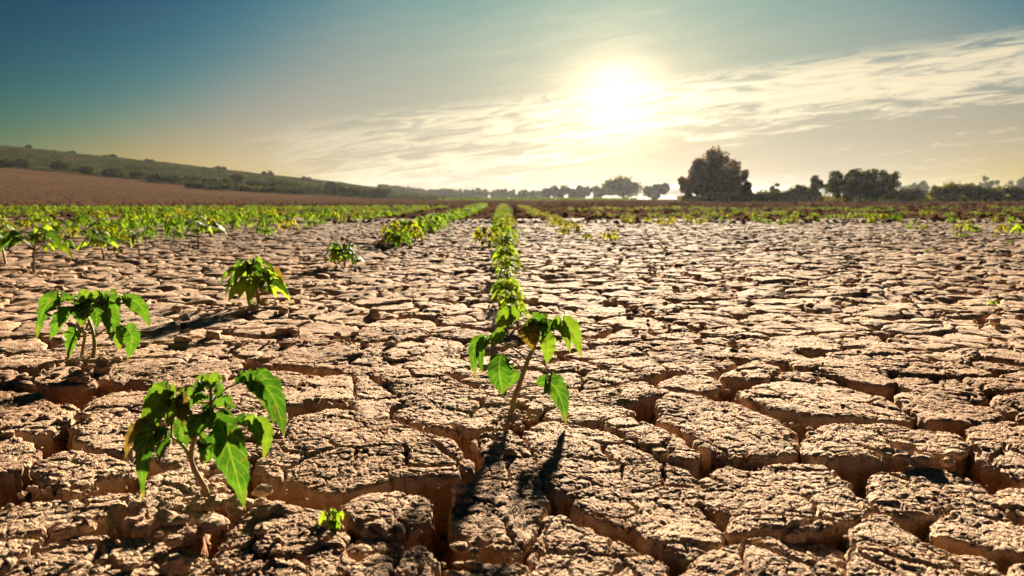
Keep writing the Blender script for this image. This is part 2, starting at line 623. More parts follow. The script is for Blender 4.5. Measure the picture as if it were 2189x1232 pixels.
# ------------------------------------------------------------------ mud plates
# outlines of the foreground plates (picture points dropped on the ground plane)
TRACED = [
    [(545, 996), (623, 1020), (700, 1050), (752, 1037), (820, 1025), (860, 1013), (955, 1017), (997, 995), (995, 980), (955, 944), (876, 920), (832, 904), (776, 900), (752, 880), (700, 878), (679, 888), (619, 900), (579, 964)],
    [(519, 794), (620, 800), (700, 806), (744, 794), (752, 858), (700, 858), (679, 854), (611, 872), (591, 852), (575, 820)],
    [(760, 802), (780, 800), (828, 834), (852, 857), (824, 876), (818, 896), (768, 896), (760, 864)],
    [(800, 800), (868, 794), (924, 798), (956, 812), (980, 820), (1031, 844), (1083, 862), (1077, 898), (1067, 915), (1027, 914), (948, 912), (892, 900), (838, 880), (866, 864), (846, 832)],
    [(1008, 940), (1043, 928), (1079, 924), (1107, 932), (1123, 964), (1139, 996), (1148, 1028), (1159, 1054), (1155, 1091), (1139, 1123), (1123, 1152), (1059, 1157), (1003, 1149), (974, 1123), (970, 1091), (978, 1052), (1005, 1020), (1031, 1008), (1034, 975)],
    [(732, 1080), (780, 1053), (840, 1048), (900, 1050), (914, 1071), (909, 1095), (876, 1115), (820, 1123), (756, 1112)],
    [(772, 1191), (800, 1171), (860, 1163), (905, 1163), (915, 1185), (918, 1260), (760, 1265), (762, 1208)],
    [(482, 1140), (520, 1074), (580, 1072), (660, 1087), (700, 1112), (730, 1140), (747, 1180), (740, 1200), (700, 1225), (650, 1270), (484, 1270), (476, 1190)],
    [(1120, 925), (1180, 902), (1260, 912), (1330, 932), (1392, 984), (1484, 1005), (1494, 1060), (1486, 1085), (1526, 1120), (1542, 1145), (1498, 1178), (1458, 1194), (1404, 1158), (1336, 1118), (1238, 1080), (1214, 1046), (1170, 1026), (1156, 1000), (1140, 968)],
    [(1168, 1100), (1199, 1092), (1230, 1110), (1310, 1150), (1400, 1190), (1452, 1236), (1456, 1290), (1156, 1290), (1146, 1232), (1150, 1166), (1164, 1132)],
    [(985, 1218), (1050, 1208), (1130, 1204), (1134, 1290), (972, 1290)],
    [(1508, 1012), (1560, 994), (1600, 1004), (1616, 998), (1680, 990), (1759, 998), (1795, 1018), (1815, 1052), (1836, 1071), (1840, 1095), (1799, 1111), (1759, 1119), (1711, 1131), (1648, 1127), (1600, 1135), (1562, 1123), (1554, 1091), (1522, 1069), (1510, 1043)],
    [(1490, 1198), (1520, 1177), (1568, 1165), (1624, 1151), (1660, 1167), (1704, 1187), (1759, 1203), (1795, 1221), (1836, 1252), (1846, 1300), (1482, 1300), (1482, 1234)],
    [(1831, 1143), (1855, 1123), (1863, 1098), (1899, 1102), (1931, 1127), (1967, 1151), (2011, 1167), (2059, 1171), (2111, 1187), (2131, 1203), (2140, 1260), (2000, 1290), (1870, 1270), (1817, 1205), (1825, 1170)],
    [(2003, 1107), (2047, 1095), (2099, 1089), (2131, 1085), (2189, 1122), (2240, 1152), (2240, 1195), (2189, 1180), (2119, 1155), (2047, 1139), (2011, 1127)],
    [(1862, 1016), (1899, 1006), (1967, 994), (2023, 998), (2063, 1014), (2099, 1030), (2119, 1055), (2107, 1075), (2039, 1079), (1983, 1083), (1919, 1087), (1881, 1079), (1866, 1055), (1869, 1036)],
    [(1727, 928), (1743, 912), (1799, 902), (1839, 906), (1899, 902), (1947, 914), (1991, 918), (2055, 938), (2061, 956), (2020, 966), (1919, 964), (1911, 970), (1843, 980), (1799, 976), (1739, 976), (1725, 956)],
    [(1576, 840), (1612, 824), (1672, 808), (1735, 812), (1779, 820), (1831, 830), (1891, 842), (1925, 868), (1943, 890), (1935, 896), (1879, 893), (1799, 887), (1739, 887), (1699, 883), (1640, 868), (1596, 853)],
    [(1416, 844), (1472, 837), (1520, 856), (1572, 861), (1640, 889), (1676, 905), (1696, 932), (1704, 964), (1656, 972), (1592, 976), (1536, 976), (1508, 962), (1484, 934), (1456, 914), (1420, 898), (1412, 868)],
    [(1290, 905), (1340, 890), (1400, 915), (1440, 930), (1476, 964), (1492, 980), (1476, 990), (1440, 984), (1400, 970), (1350, 935)],
    [(2070, 910), (2103, 898), (2160, 894), (2240, 907), (2240, 1016), (2189, 1012), (2119, 985), (2083, 962)],
    [(2131, 1055), (2150, 1038), (2189, 1034), (2250, 1044), (2250, 1106), (2189, 1088), (2142, 1068)],
    [(1408, 816), (1440, 804), (1500, 800), (1540, 815), (1520, 835), (1460, 829), (1420, 826)],
    [(1690, 775), (1760, 762), (1800, 768), (1900, 800), (1903, 826), (1840, 816), (1760, 796), (1705, 785)],
    [(1912, 842), (1960, 838), (2040, 850), (2140, 872), (2135, 888), (2055, 899), (1990, 895), (1957, 880)],
    [(-40, 1085), (60, 1071), (160, 1067), (240, 1055), (284, 1060), (292, 1079), (240, 1091), (172, 1115), (80, 1139), (0, 1143), (-40, 1150)],
    [(10, 1225), (60, 1190), (110, 1163), (152, 1153), (224, 1146), (290, 1143), (380, 1153), (430, 1173), (462, 1202), (460, 1290), (0, 1290)],
    [(304, 1040), (330, 1020), (400, 1004), (425, 1015), (440, 1060), (432, 1110), (400, 1134), (330, 1128), (302, 1100)],
    [(84, 998), (132, 974), (180, 967), (240, 982), (288, 998), (280, 1008), (208, 1022), (190, 1032), (136, 1046), (100, 1035), (84, 1018)],
    [(165, 892), (190, 855), (224, 832), (312, 820), (340, 835), (312, 880), (288, 930), (287, 975), (230, 966), (175, 953), (160, 925)],
    [(-40, 832), (92, 832), (96, 855), (156, 868), (151, 892), (118, 922), (52, 924), (-40, 915)],
    [(-40, 935), (48, 942), (72, 964), (76, 985), (40, 1005), (-40, 1020)],
    [(24, 816), (112, 786), (172, 786), (202, 812), (168, 822), (80, 824)],
    [(560, 1000), (700, 1068), (730, 1074), (790, 1046), (740, 1056), (690, 1060)][:0],
]
TRACED = [np.array([ground_pt(u, v)[:2] for u, v in p]) for p in TRACED if p]


def inside(poly, pts):
    x, y = pts[:, 0], pts[:, 1]
    c = np.zeros(len(pts), bool)
    j = len(poly) - 1
    for i in range(len(poly)):
        xi, yi = poly[i]
        xj, yj = poly[j]
        hit = ((yi > y) != (yj > y)) & (x < (xj - xi) * (y - yi) / (yj - yi + 1e-15) + xi)
        c ^= hit
        j = i
    return c


def poly_dist(poly, pts):
    best = np.full(len(pts), 1e9)
    for i in range(len(poly)):
        a, b = poly[i], poly[(i + 1) % len(poly)]
        ab = b - a
        t = np.clip(((pts - a) @ ab) / (ab @ ab + 1e-12), 0, 1)
        best = np.minimum(best, np.linalg.norm(pts - (a + t[:, None] * ab), axis=1))
    return best


rng = np.random.default_rng(11)


def hexgrid(x0, x1, y0, y1, g, jit):
    ys = np.arange(y0, y1, g * 0.87)
    out = []
    for k, yv in enumerate(ys):
        xs = np.arange(x0, x1, g) + (g / 2 if k % 2 else 0)
        out.append(np.stack([xs, np.full(len(xs), yv)], 1))
    o = np.concatenate(out)
    return o + (rng.random(o.shape) - 0.5) * g * jit


cand = []
for y0, y1, g in ((0.55, 1.0, 0.13), (1.0, 1.9, 0.15), (1.9, 3.0, 0.185), (3.0, 6.0, 0.195), (6.0, 10.0, 0.23), (10.0, FAR_PLATES, 0.30)):
    hw_ = 0.86 * y1 + 0.8
    c = hexgrid(-hw_, hw_, y0 + g * 0.3, y1, g, 0.85)
    cand.append(c)
cand = np.concatenate(cand)
cand = cand[np.abs(cand[:, 0]) < 0.86 * cand[:, 1] + 0.7]
cand = cand[cand[:, 1] < far_limit(cand[:, 0]) + 0.6 * (rng.random(len(cand)) - 0.3)]
# uneven sizes: thin some seeds out
keep = rng.random(len(cand)) > 0.10 + 0.55 * sstep(10.5, 17, cand[:, 1]) + 0.25 * (gnoise(cand[:, 0] * 1.6, cand[:, 1] * 1.6, 3) > 0.15)
cand = cand[keep]
dummy = []
ok = np.ones(len(cand), bool)
for p in TRACED:
    lo, hi = p.min(0) - 0.1, p.max(0) + 0.1
    near = (cand[:, 0] > lo[0]) & (cand[:, 0] < hi[0]) & (cand[:, 1] > lo[1]) & (cand[:, 1] < hi[1]) & ok
    ii = np.where(near)[0]
    if len(ii):
        bad = inside(p, cand[ii]) | (poly_dist(p, cand[ii]) < 0.03)
        ok[ii[bad]] = False
    g = 0.03
    xs, ys = np.meshgrid(np.arange(lo[0], hi[0], g), np.arange(lo[1], hi[1], g))
    q = np.stack([xs.ravel(), ys.ravel()], 1)
    q = q[inside(p, q)]
    dummy.append(q)
    # rim samples just inside the outline
    n = len(p)
    for i in range(n):
        a, b = p[i], p[(i + 1) % n]
        m_ = max(2, int(np.linalg.norm(b - a) / 0.02))
        for t in np.linspace(0, 1, m_, endpoint=False):
            dummy.append(((a + (b - a) * t)[None] - p.mean(0)) * 0.985 + p.mean(0))
cand = cand[ok]
dummy = np.concatenate(dummy)
seeds = np.concatenate([cand, dummy])
NF = len(cand)
print('plates', NF, 'traced', len(TRACED), round(time.time() - T0, 1))


def clip(poly, px, py, nx_, ny_):
    """keep the side where (p-P).n <= 0"""
    out = []
    m = len(poly)
    dd = [(q[0] - px) * nx_ + (q[1] - py) * ny_ for q in poly]
    for i in range(m):
        j = (i + 1) % m
        if dd[i] <= 0:
            out.append(poly[i])
        if (dd[i] < 0) != (dd[j] < 0) and dd[i] != dd[j]:
            t = dd[i] / (dd[i] - dd[j])
            out.append((poly[i][0] + t * (poly[j][0] - poly[i][0]), poly[i][1] + t * (poly[j][1] - poly[i][1])))
    return out


cells = []
for i0 in range(0, NF, 500):
    blk = cand[i0:i0 + 500]
    d2 = ((blk[:, None, :] - seeds[None, :, :]) ** 2).sum(-1).astype(np.float32)
    nn = np.argpartition(d2, 60, axis=1)[:, :60]
    for k in range(len(blk)):
        i = i0 + k
        sx, sy = cand[i]
        poly = [(sx - .3, sy - .3), (sx + .3, sy - .3), (sx + .3, sy + .3), (sx - .3, sy + .3)]
        order = nn[k][np.argsort(d2[k, nn[k]])]
        for j in order:
            if j == i:
                continue
            ox, oy = seeds[j]
            dx_, dy_ = ox - sx, oy - sy
            L = math.hypot(dx_, dy_)
            if L < 1e-6 or L > 0.75:
                continue
            if j < NF:
                hsh = ((min(i, j) * 7919 + max(i, j) * 104729) % 1000) / 1000.0
                hw_ = 0.0015 + 0.013 * hsh ** 3
            else:
                hw_ = 0.004
            mx_, my_ = (sx + ox) / 2 - dx_ / L * hw_, (sy + oy) / 2 - dy_ / L * hw_
            if j >= NF:
                mx_, my_ = ox - dx_ / L * 0.010, oy - dy_ / L * 0.010
            poly = clip(poly, mx_, my_, dx_ / L, dy_ / L)
            if len(poly) < 3:
                break
        if len(poly) >= 3:
            cells.append((np.array(poly), False))
cells += [(p, True) for p in TRACED]
print('cells', len(cells), round(time.time() - T0, 1))

_cache = {}


def square_disc(n):
    """n x n quad grid mapped ring by ring onto a disc: r, t per vertex, quads, rim order"""
    if n in _cache:
        return _cache[n]
    a = np.linspace(-1, 1, n + 1)
    U, V = np.meshgrid(a, a)
    r = np.maximum(np.abs(U), np.abs(V))
    rs = np.where(r == 0, 1, r)
    u, v = U / rs, V / rs
    t = np.zeros_like(U)
    e1 = (v <= -1 + 1e-9)
    e2 = (u >= 1 - 1e-9) & ~e1
    e3 = (v >= 1 - 1e-9) & ~e1 & ~e2
    e4 = ~(e1 | e2 | e3)
    t[e1] = (u[e1] + 1) / 8
    t[e2] = 0.25 + (v[e2] + 1) / 8
    t[e3] = 0.5 + (1 - u[e3]) / 8
    t[e4] = 0.75 + (1 - v[e4]) / 8
    t = t % 1.0
    id_ = np.arange((n + 1) ** 2).reshape(n + 1, n + 1)
    q = np.stack([id_[:-1, :-1], id_[:-1, 1:], id_[1:, 1:], id_[1:, :-1]], -1).reshape(-1, 4)
    rim = np.concatenate([id_[0, :-1], id_[:-1, -1], id_[-1, :0:-1], id_[:0:-1, 0]])
    _cache[n] = (r.ravel(), t.ravel(), q, rim)
    return _cache[n]


def chaikin(p, k=2):
    for _ in range(k):
        a, b = p, np.roll(p, -1, 0)
        p = np.stack([a * 0.8 + b * 0.2, a * 0.2 + b * 0.8], 1).reshape(-1, 2)
    return p


def poly_area(p):
    x, y = p[:, 0], p[:, 1]
    return 0.5 * np.sum(x * np.roll(y, -1) - y * np.roll(x, -1))


def warp(x, y, traced):
    d = np.hypot(x, y)
    k = 0.0 if traced else 1.0
    big = 0.045 * sstep(1.7, 2.5, d) * k
    wx = big * gnoise(x * 5.2, y * 5.2, 21) + 0.010 * gnoise(x * 22, y * 22, 23) + 0.006 * gnoise(x * 60, y * 60, 25)
    wy = big * gnoise(x * 5.2, y * 5.2, 22) + 0.010 * gnoise(x * 22, y * 22, 24) + 0.006 * gnoise(x * 60, y * 60, 26)
    return x + wx, y + wy


def surface(x, y, d):
    """relief of the crust: lumps, medium cracks, flaky fine crackle, grain"""
    h = 0.007 * fbm(x * 4.2, y * 4.2, 2, 31)
    h += 0.0012 * fbm(x * 24, y * 24, 3, 35, 0.6)
    wx = x + 0.005 * gnoise(x * 30, y * 30, 41) + 0.02 * gnoise(x * 9, y * 9, 43)
    wy = y + 0.005 * gnoise(x * 30, y * 30, 42) + 0.02 * gnoise(x * 9, y * 9, 44)
    # medium cracks, 9 cm pieces
    e, r1, r2, ox, oy = voro(wx * 11, wy * 11, 51)
    m = sstep(-0.2, 0.35, gnoise(x * 6, y * 6, 45))
    rough_ = 1.0 + 1.3 * sstep(2.2, 5.0, d) + 0.7 * sstep(5.0, 10.0, d)
    wid = (0.03 + 0.02 * r1 + 0.03 * m * r2) * rough_
    h -= (0.002 + 0.013 * m) * (1 - sstep(0.0, wid, e))
    h += (r1 - 0.5) * (0.0012 + 0.003 * m) * rough_ * 1.3
    h += ((r1 - 0.5) * oy + (r2 - 0.5) * ox) / 11 * 0.10 * (rough_ - 1)
    # flakes, 3 cm
    e, r1, r2, ox, oy = voro(wx * 34 + 3.3, wy * 34 - 1.7, 61)
    m2 = sstep(-0.4, 0.3, gnoise(x * 11 + 5, y * 11, 46))
    h -= (0.0022 + 0.0034 * m2 * r2) * (1 - sstep(0.0, 0.075, e))
    h += ((r1 - 0.5) * ox + (r2 - 0.5) * oy) / 34 * (0.05 + 0.13 * m2)
    h += (r2 - 0.5) * (0.0005 + 0.0014 * m2) * (2 * rough_ - 1)
    h -= 0.012 * (rough_ - 1) * sstep(0.18, 0.5, gnoise(x * 7.5, y * 7.5, 49))
    near = d < 4.5
    if np.any(near):
        f = 1.0 - 0.7 * sstep(2.5, 4.5, d)
        e, r1, r2, ox, oy = voro((wx + 0.004 * gnoise(x * 90, y * 90, 47)) * 80, (wy + 0.004 * gnoise(x * 90, y * 90, 48)) * 80, 71)
        h += f * (-0.0019 * (1 - sstep(0, 0.15, e)) + (r2 - 0.5) * 0.0009)
        h += f * 0.00035 * fbm(x * 150, y * 150, 2, 81)
    return h


def build_plate(poly, traced, pid):
    if poly_area(poly) < 0:
        poly = poly[::-1]
    A = abs(poly_area(poly))
    c = poly.mean(0) if traced else None
    if c is None or not inside(poly, c[None])[0]:
        c = poly.mean(0)
    if traced:
        rad_ = np.linalg.norm(poly - c, axis=1, keepdims=True)
        poly = c + (poly - c) * (1 + 0.0095 / rad_)
    p = chaikin(poly, 2)
    d = float(np.hypot(*c))
    infr = abs(c[0]) < 0.72 * c[1] + 0.12
    s = d * (0.0017 if d < 1.75 else (0.0025 if d < 2.6 else 0.0039)) * (1.0 if infr else 3.0)
    s = max(s, 0.0018)
    n = int(max(4, min(240, math.sqrt(A) / s)))
    n += n % 2
    r, t, q, rim = square_disc(n)
    # rim curve by arc length, started near the lower left
    ang = np.arctan2(p[:, 1] - c[1], p[:, 0] - c[0])
    k0 = int(np.argmin(np.abs(np.angle(np.exp(1j * (ang + 0.75 * math.pi))))))
    p = np.roll(p, -k0, 0)
    pc = np.vstack([p, p[:1]])
    cum = np.concatenate([[0], np.cumsum(np.linalg.norm(np.diff(pc, axis=0), axis=1))])
    L = cum[-1]
    bx = np.interp(t * L, cum, pc[:, 0])
    by = np.interp(t * L, cum, pc[:, 1])
    rr = 1 - (1 - r) ** 1.15
    x = c[0] + rr * (bx - c[0])
    y = c[1] + rr * (by - c[1])
    edge = (1 - rr) * np.hypot(bx - c[0], by - c[1])
    x, y = warp(x, y, traced)
    dd = np.hypot(x, y)
    rg = np.random.default_rng(pid * 13 + 5)
    tilt = (rg.random(2) - 0.5) * 0.045
    z0 = (rg.random() - 0.5) * 0.009 - (0.012 if A < 0.006 else 0.0)
    z = z0 + tilt[0] * (x - c[0]) + tilt[1] * (y - c[1]) + surface(x, y, dd)
    crumble = 0.6 + 0.9 * sstep(-0.3, 0.5, gnoise(x * 14, y * 14, 91))
    z = z - 0.006 * crumble * np.exp(-edge / 0.004) - 0.0015 * np.exp(-edge / 0.02)
    z = z + 0.05 * (terrain(x, y))
    V = [np.stack([x, y, z], 1)]
    Q = [q]
    base = len(x)
    # walls
    m = len(rim)
    xr, yr, zr = x[rim], y[rim], z[rim]
    ox, oy = xr - x.mean(), yr - y.mean()
    tx, ty = np.roll(xr, -1) - np.roll(xr, 1), np.roll(yr, -1) - np.roll(yr, 1)
    nl = np.hypot(tx, ty) + 1e-9
    outx, outy = ty / nl, -tx / nl
    levels = (0.14, 0.34, 0.6, 1.0) if d < 3.2 else ((0.4, 1.0) if d < 7 else (1.0,))
    prev = rim
    arc = np.arange(m) * (L / m)
    for lv in levels:
        depth = -0.10 * lv
        nz = gnoise(xr * 55 + lv * 9, yr * 55 - lv * 5, 101 + int(lv * 10)) * 0.008 + gnoise(xr * 18 + lv * 3, yr * 18, 111) * 0.010
        off = nz - 0.002 + 0.008 * lv
        zz = zr * (1 - lv) + depth + 0.004 * gnoise(xr * 40, yr * 40 + lv * 7, 121)
        V.append(np.stack([xr + outx * off, yr + outy * off, zz], 1))
        cur = base + np.arange(m)
        base += m
        nxt = np.roll(np.arange(m), -1)
        Q.append(np.stack([prev, cur, cur[nxt], prev[nxt]], 1))
        prev = cur
    return np.concatenate(V), np.concatenate(Q), d, A, infr


def show_size(poly):
    c = poly.mean(0)
    d = math.hypot(*c)
    vis = abs(c[0]) < 0.70 * c[1] + 0.1 and c[1] > 0.80
    return (1 if vis else 0.0) * abs(poly_area(poly)) / d ** 3


order = sorted(range(len(cells)), key=lambda i: -show_size(cells[i][0]))
far_mb = MB()
for rank, i in enumerate(order):
    poly, traced = cells[i]
    if abs(poly_area(poly)) < 0.0006:
        continue
    v, q, d, A, infr = build_plate(poly, traced, i)
    if rank < 295:
        c = v.mean(0)
        c[2] = 0
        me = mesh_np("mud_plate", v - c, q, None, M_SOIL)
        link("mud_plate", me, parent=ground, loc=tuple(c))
    else:
        far_mb.add(v, q)
link("mud_crust", far_mb.mesh("mud_crust", M_SOIL), parent=ground, kind="stuff")
print('plates built', TRIS[0], round(time.time() - T0, 1))

# loose crumbs and clods of soil
rg = np.random.default_rng(5)
clod_mb = MB()
clod_mb2 = MB()
PHI = (1 + 5 ** 0.5) / 2
ICO = norm(np.array([(-1, PHI, 0), (1, PHI, 0), (-1, -PHI, 0), (1, -PHI, 0), (0, -1, PHI), (0, 1, PHI), (0, -1, -PHI), (0, 1, -PHI), (PHI, 0, -1), (PHI, 0, 1), (-PHI, 0, -1), (-PHI, 0, 1)], float))
ICOF = [(0, 11, 5), (0, 5, 1), (0, 1, 7), (0, 7, 10), (0, 10, 11), (1, 5, 9), (5, 11, 4), (11, 10, 2), (10, 7, 6), (7, 1, 8), (3, 9, 4), (3, 4, 2), (3, 2, 6), (3, 6, 8), (3, 8, 9), (4, 9, 5), (2, 4, 11), (6, 2, 10), (8, 6, 7), (9, 8, 1)]


def ico_sub():
    v = [tuple(p) for p in ICO]
    f = []
    mid = {}

    def m(a, b):
        k = (min(a, b), max(a, b))
        if k not in mid:
            v.append(tuple(norm(np.array(v[a]) + np.array(v[b]))))
            mid[k] = len(v) - 1
        return mid[k]
    for a, b, c in ICOF:
        ab, bc, ca = m(a, b), m(b, c), m(c, a)
        f += [(a, ab, ca), (b, bc, ab), (c, ca, bc), (ab, bc, ca)]
    return np.array(v), f


ICO2, ICO2F = ico_sub()


def clod(mb, x, y, z, r, rg):
    v = ICO2 * (1 + 0.55 * (rg.random((len(ICO2), 1)) - 0.5))
    v = v * np.array([1.0 + 0.6 * rg.random(), 0.8 + 0.5 * rg.random(), 0.6 + 0.3 * rg.random()]) * r
    a = rg.random() * 6.28
    v[:, :2] = v[:, :2] @ np.array([[math.cos(a), -math.sin(a)], [math.sin(a), math.cos(a)]])
    mb.add(v + (x, y, z), None, ICO2F)


for k in range(1100):
    y = 0.85 + 5.0 * rg.random() ** 1.7
    x = (rg.random() * 2 - 1) * (0.72 * y + 0.1)
    if gnoise(np.array([x * 2.2]), np.array([y * 2.2]), 6)[0] < -0.05:
        continue
    r = 0.0015 + 0.004 * rg.random() ** 3 + (0.010 * rg.random() if rg.random() < 0.05 else 0)
    h = float(surface(np.array([x]), np.array([y]), np.array([math.hypot(x, y)]))[0])
    clod(clod_mb, x, y, h + r * 0.3, r, rg)
for k in range(2600):
    y = 2.2 + 13.0 * rg.random() ** 1.3
    x = (rg.random() * 2 - 1) * (0.72 * y + 0.1)
    if y < 12 and gnoise(np.array([x * 1.4]), np.array([y * 1.4]), 16)[0] < 0.0:
        continue
    r = 0.006 + 0.020 * rg.random() ** 3
    v = ICO * (1 + 0.5 * (rg.random((12, 1)) - 0.5)) * (r, r, r * (0.6 + 0.4 * rg.random()))
    clod_mb.add(v + (x, y, r * 0.3), None, ICOF)
# the broken heap round the front left seedling, and rubble in the wide cracks
for (u, v_, n, sp, rmax) in ((400, 1130, 24, 0.07, 0.020), (300, 1135, 14, 0.07, 0.014), (120, 800, 26, 0.07, 0.022), (170, 1040, 26, 0.06, 0.012), (1095, 905, 16, 0.03, 0.013), (500, 1075, 14, 0.03, 0.016), (1960, 975, 22, 0.06, 0.018), (1000, 1210, 14, 0.05, 0.014), (60, 900, 20, 0.06, 0.014), (200, 770, 24, 0.05, 0.014)):
    c = ground_pt(u, v_)
    for k in range(n):
        x, y = c[0] + rg.normal() * sp, c[1] + rg.normal() * sp * 0.8
        r = 0.003 + 0.7 * rmax * rg.random() ** 2
        clod(clod_mb, x, y, r * 0.35, r, rg)
link("loose_clods", clod_mb.mesh("loose_clods", M_SOIL, smooth=False), kind="stuff", label="loose crumbs and clods of dry soil on the cracked ground")

for (u, v_, n, sp) in ((442, 1064, 26, 0.022), (197, 770, 30, 0.04), (554, 654, 26, 0.045), (1095, 892, 20, 0.02), (738, 572, 20, 0.06), (72, 582, 16, 0.05)):
    c = ground_pt(u, v_)
    for k in range(n):
        x, y = c[0] + rg.normal() * sp, c[1] + rg.normal() * sp
        r = 0.003 + 0.008 * rg.random() ** 2
        clod(clod_mb2, x, y, r * 0.2, r, rg)
link("soil_crumbs", clod_mb2.mesh("soil_crumbs", M_SOIL, smooth=False), kind="stuff", label="crumbs of soil heaped round the seedling stems")
M_STRAW = plain_material("straw", (0.38, 0.28, 0.14), (0.52, 0.42, 0.25), 40.0, 0.7)
straw = MB()
for k in range(520):
    y = 0.9 + 7.0 * rg.random() ** 1.8
    x = (rg.random() * 2 - 1) * (0.72 * y + 0.1)
    if gnoise(np.array([x * 1.7]), np.array([y * 1.7]), 33)[0] < 0.05:
        continue
    L = 0.015 + 0.045 * rg.random() ** 2
    a = rg.random() * 6.28
    h = float(surface(np.array([x]), np.array([y]), np.array([math.hypot(x, y)]))[0]) + 0.004
    p0 = np.array([x, y, h])
    p2 = p0 + np.array([math.cos(a), math.sin(a), 0.25 * rg.random()]) * L
    p1 = (p0 + p2) / 2 + (0, 0, 0.15 * L * rg.random())
    tube(straw, [p0, p1, p2], [0.0009, 0.0008, 0.0005], 3)
link("dry_straw", straw.mesh("dry_straw", M_STRAW), kind="stuff", label="bits of dry straw lying on the cracked ground")

# clods of the bare tilled field
fc = MB()
OCT = np.array([(1, 0, 0), (0, 1, 0), (-1, 0, 0), (0, -1, 0), (0, 0, 1)], float)
OCTF = [(0, 1, 4), (1, 2, 4), (2, 3, 4), (3, 0, 4)]
for k in range(17000):
    y = 13.5 + 150 * rg.random() ** 1.7
    x = (rg.random() * 2 - 1) * 0.75 * y
    r = (0.02 + 0.06 * rg.random() ** 2) * (0.6 + min(y, 50) / 60)
    v = OCT * (0.6 + 0.8 * rg.random((5, 1))) * (r * 1.3, r * 1.3, r * 0.8)
    a = rg.random() * 6.28
    v[:, :2] = v[:, :2] @ np.array([[math.cos(a), -math.sin(a)], [math.sin(a), math.cos(a)]])
    fc.add(v + (x, y, float(terrain(np.array(x), np.array(y))) - 0.01), None, OCTF)
link("field_clods", fc.mesh("field_clods", M_FIELD, smooth=False), kind="stuff", label="rough clods of the bare brown field beyond the crop")

# ------------------------------------------------------------------ leaves and plants


def leaf(mb, p0, p1, p2, wid, face=0.5, fold=0.22, seed=0, lobes=4, nL=14, nW=6, serr=0.16, view=(0, 1, 0)):
    """drooping serrated blade along a quadratic spine p0 -> p1 -> p2"""
    p0, p1, p2 = (np.asarray(p, float) for p in (p0, p1, p2))
    t = np.linspace(0, 1, nL + 1)[:, None]
    c1 = 2 * p1 - 0.5 * (p0 + p2)
    S = (1 - t) ** 2 * p0 + 2 * t * (1 - t) * c1 + t ** 2 * p2
    T = norm(np.gradient(S, axis=0))
    hd = (p2 - p0) * np.array([1, 1, 0])
    if np.linalg.norm(hd) < 1e-5:
        hd = np.array([1.0, 0.1, 0])
    hp = norm(np.array([-hd[1], hd[0], 0.0]))
    ip = norm(np.cross(T, np.asarray(view, float)))
    sg = np.sign((ip * hp).sum(1, keepdims=True))
    sg[sg == 0] = 1
    side = norm(hp * (1 - face) + ip * sg * face)
    side = norm(side - (side * T).sum(1, keepdims=True) * T)
    N = np.cross(side, T)
    N = N * np.where(N[:, 2:3] + 0.3 * (1 - abs(N[:, 2:3])) < 0, -1, 1)
    tt = t[:, 0]
    prof = np.sin(math.pi * tt ** 0.72) ** 0.85
    prof = np.clip(prof, 0, None)
    saw = (tt * lobes * 2 + 0.13 * seed) % 1.0
    prof = prof * (1 - serr * saw)
    prof[0] = 0.05
    prof[-1] = 0.0
    u = np.linspace(-1, 1, nW + 1)
    rgl = random.Random(seed * 7 + 1)
    ph = rgl.random() * 6.28
    V = []
    for j, uu in enumerate(u):
        asym = 1 + 0.12 * math.sin(ph + uu)
        off = side * (prof * wid * 0.5 * uu * asym)[:, None]
        rip = 0.11 * wid * np.sin(tt * lobes * 6.28 + ph + uu * 1.5) * abs(uu)
        lift = fold * abs(uu) * prof * wid * 0.5 - 0.25 * wid * (uu * uu) * prof * 0.5 + rip * prof
        V.append(S + off + N * lift[:, None])
    V = np.stack(V, 1).reshape(-1, 3)
    m = nW + 1
    q = [(i * m + j, i * m + j + 1, (i + 1) * m + j + 1, (i + 1) * m + j) for i in range(nL) for j in range(nW)]
    mb.add(V, q)
    TT, UU = np.meshgrid(tt, u, indexing='ij')
    mb.uv.append(np.stack([UU.ravel(), TT.ravel()], 1))


M_LEAFR = leaf_material("row_leaf", (0.08, 0.17, 0.015), (0.17, 0.26, 0.025), 0.5, veins=True)
LEAFM = {'r': M_LEAFR, 'g': M_LEAF, 'y': M_LEAFY, 'b': M_LEAFB}


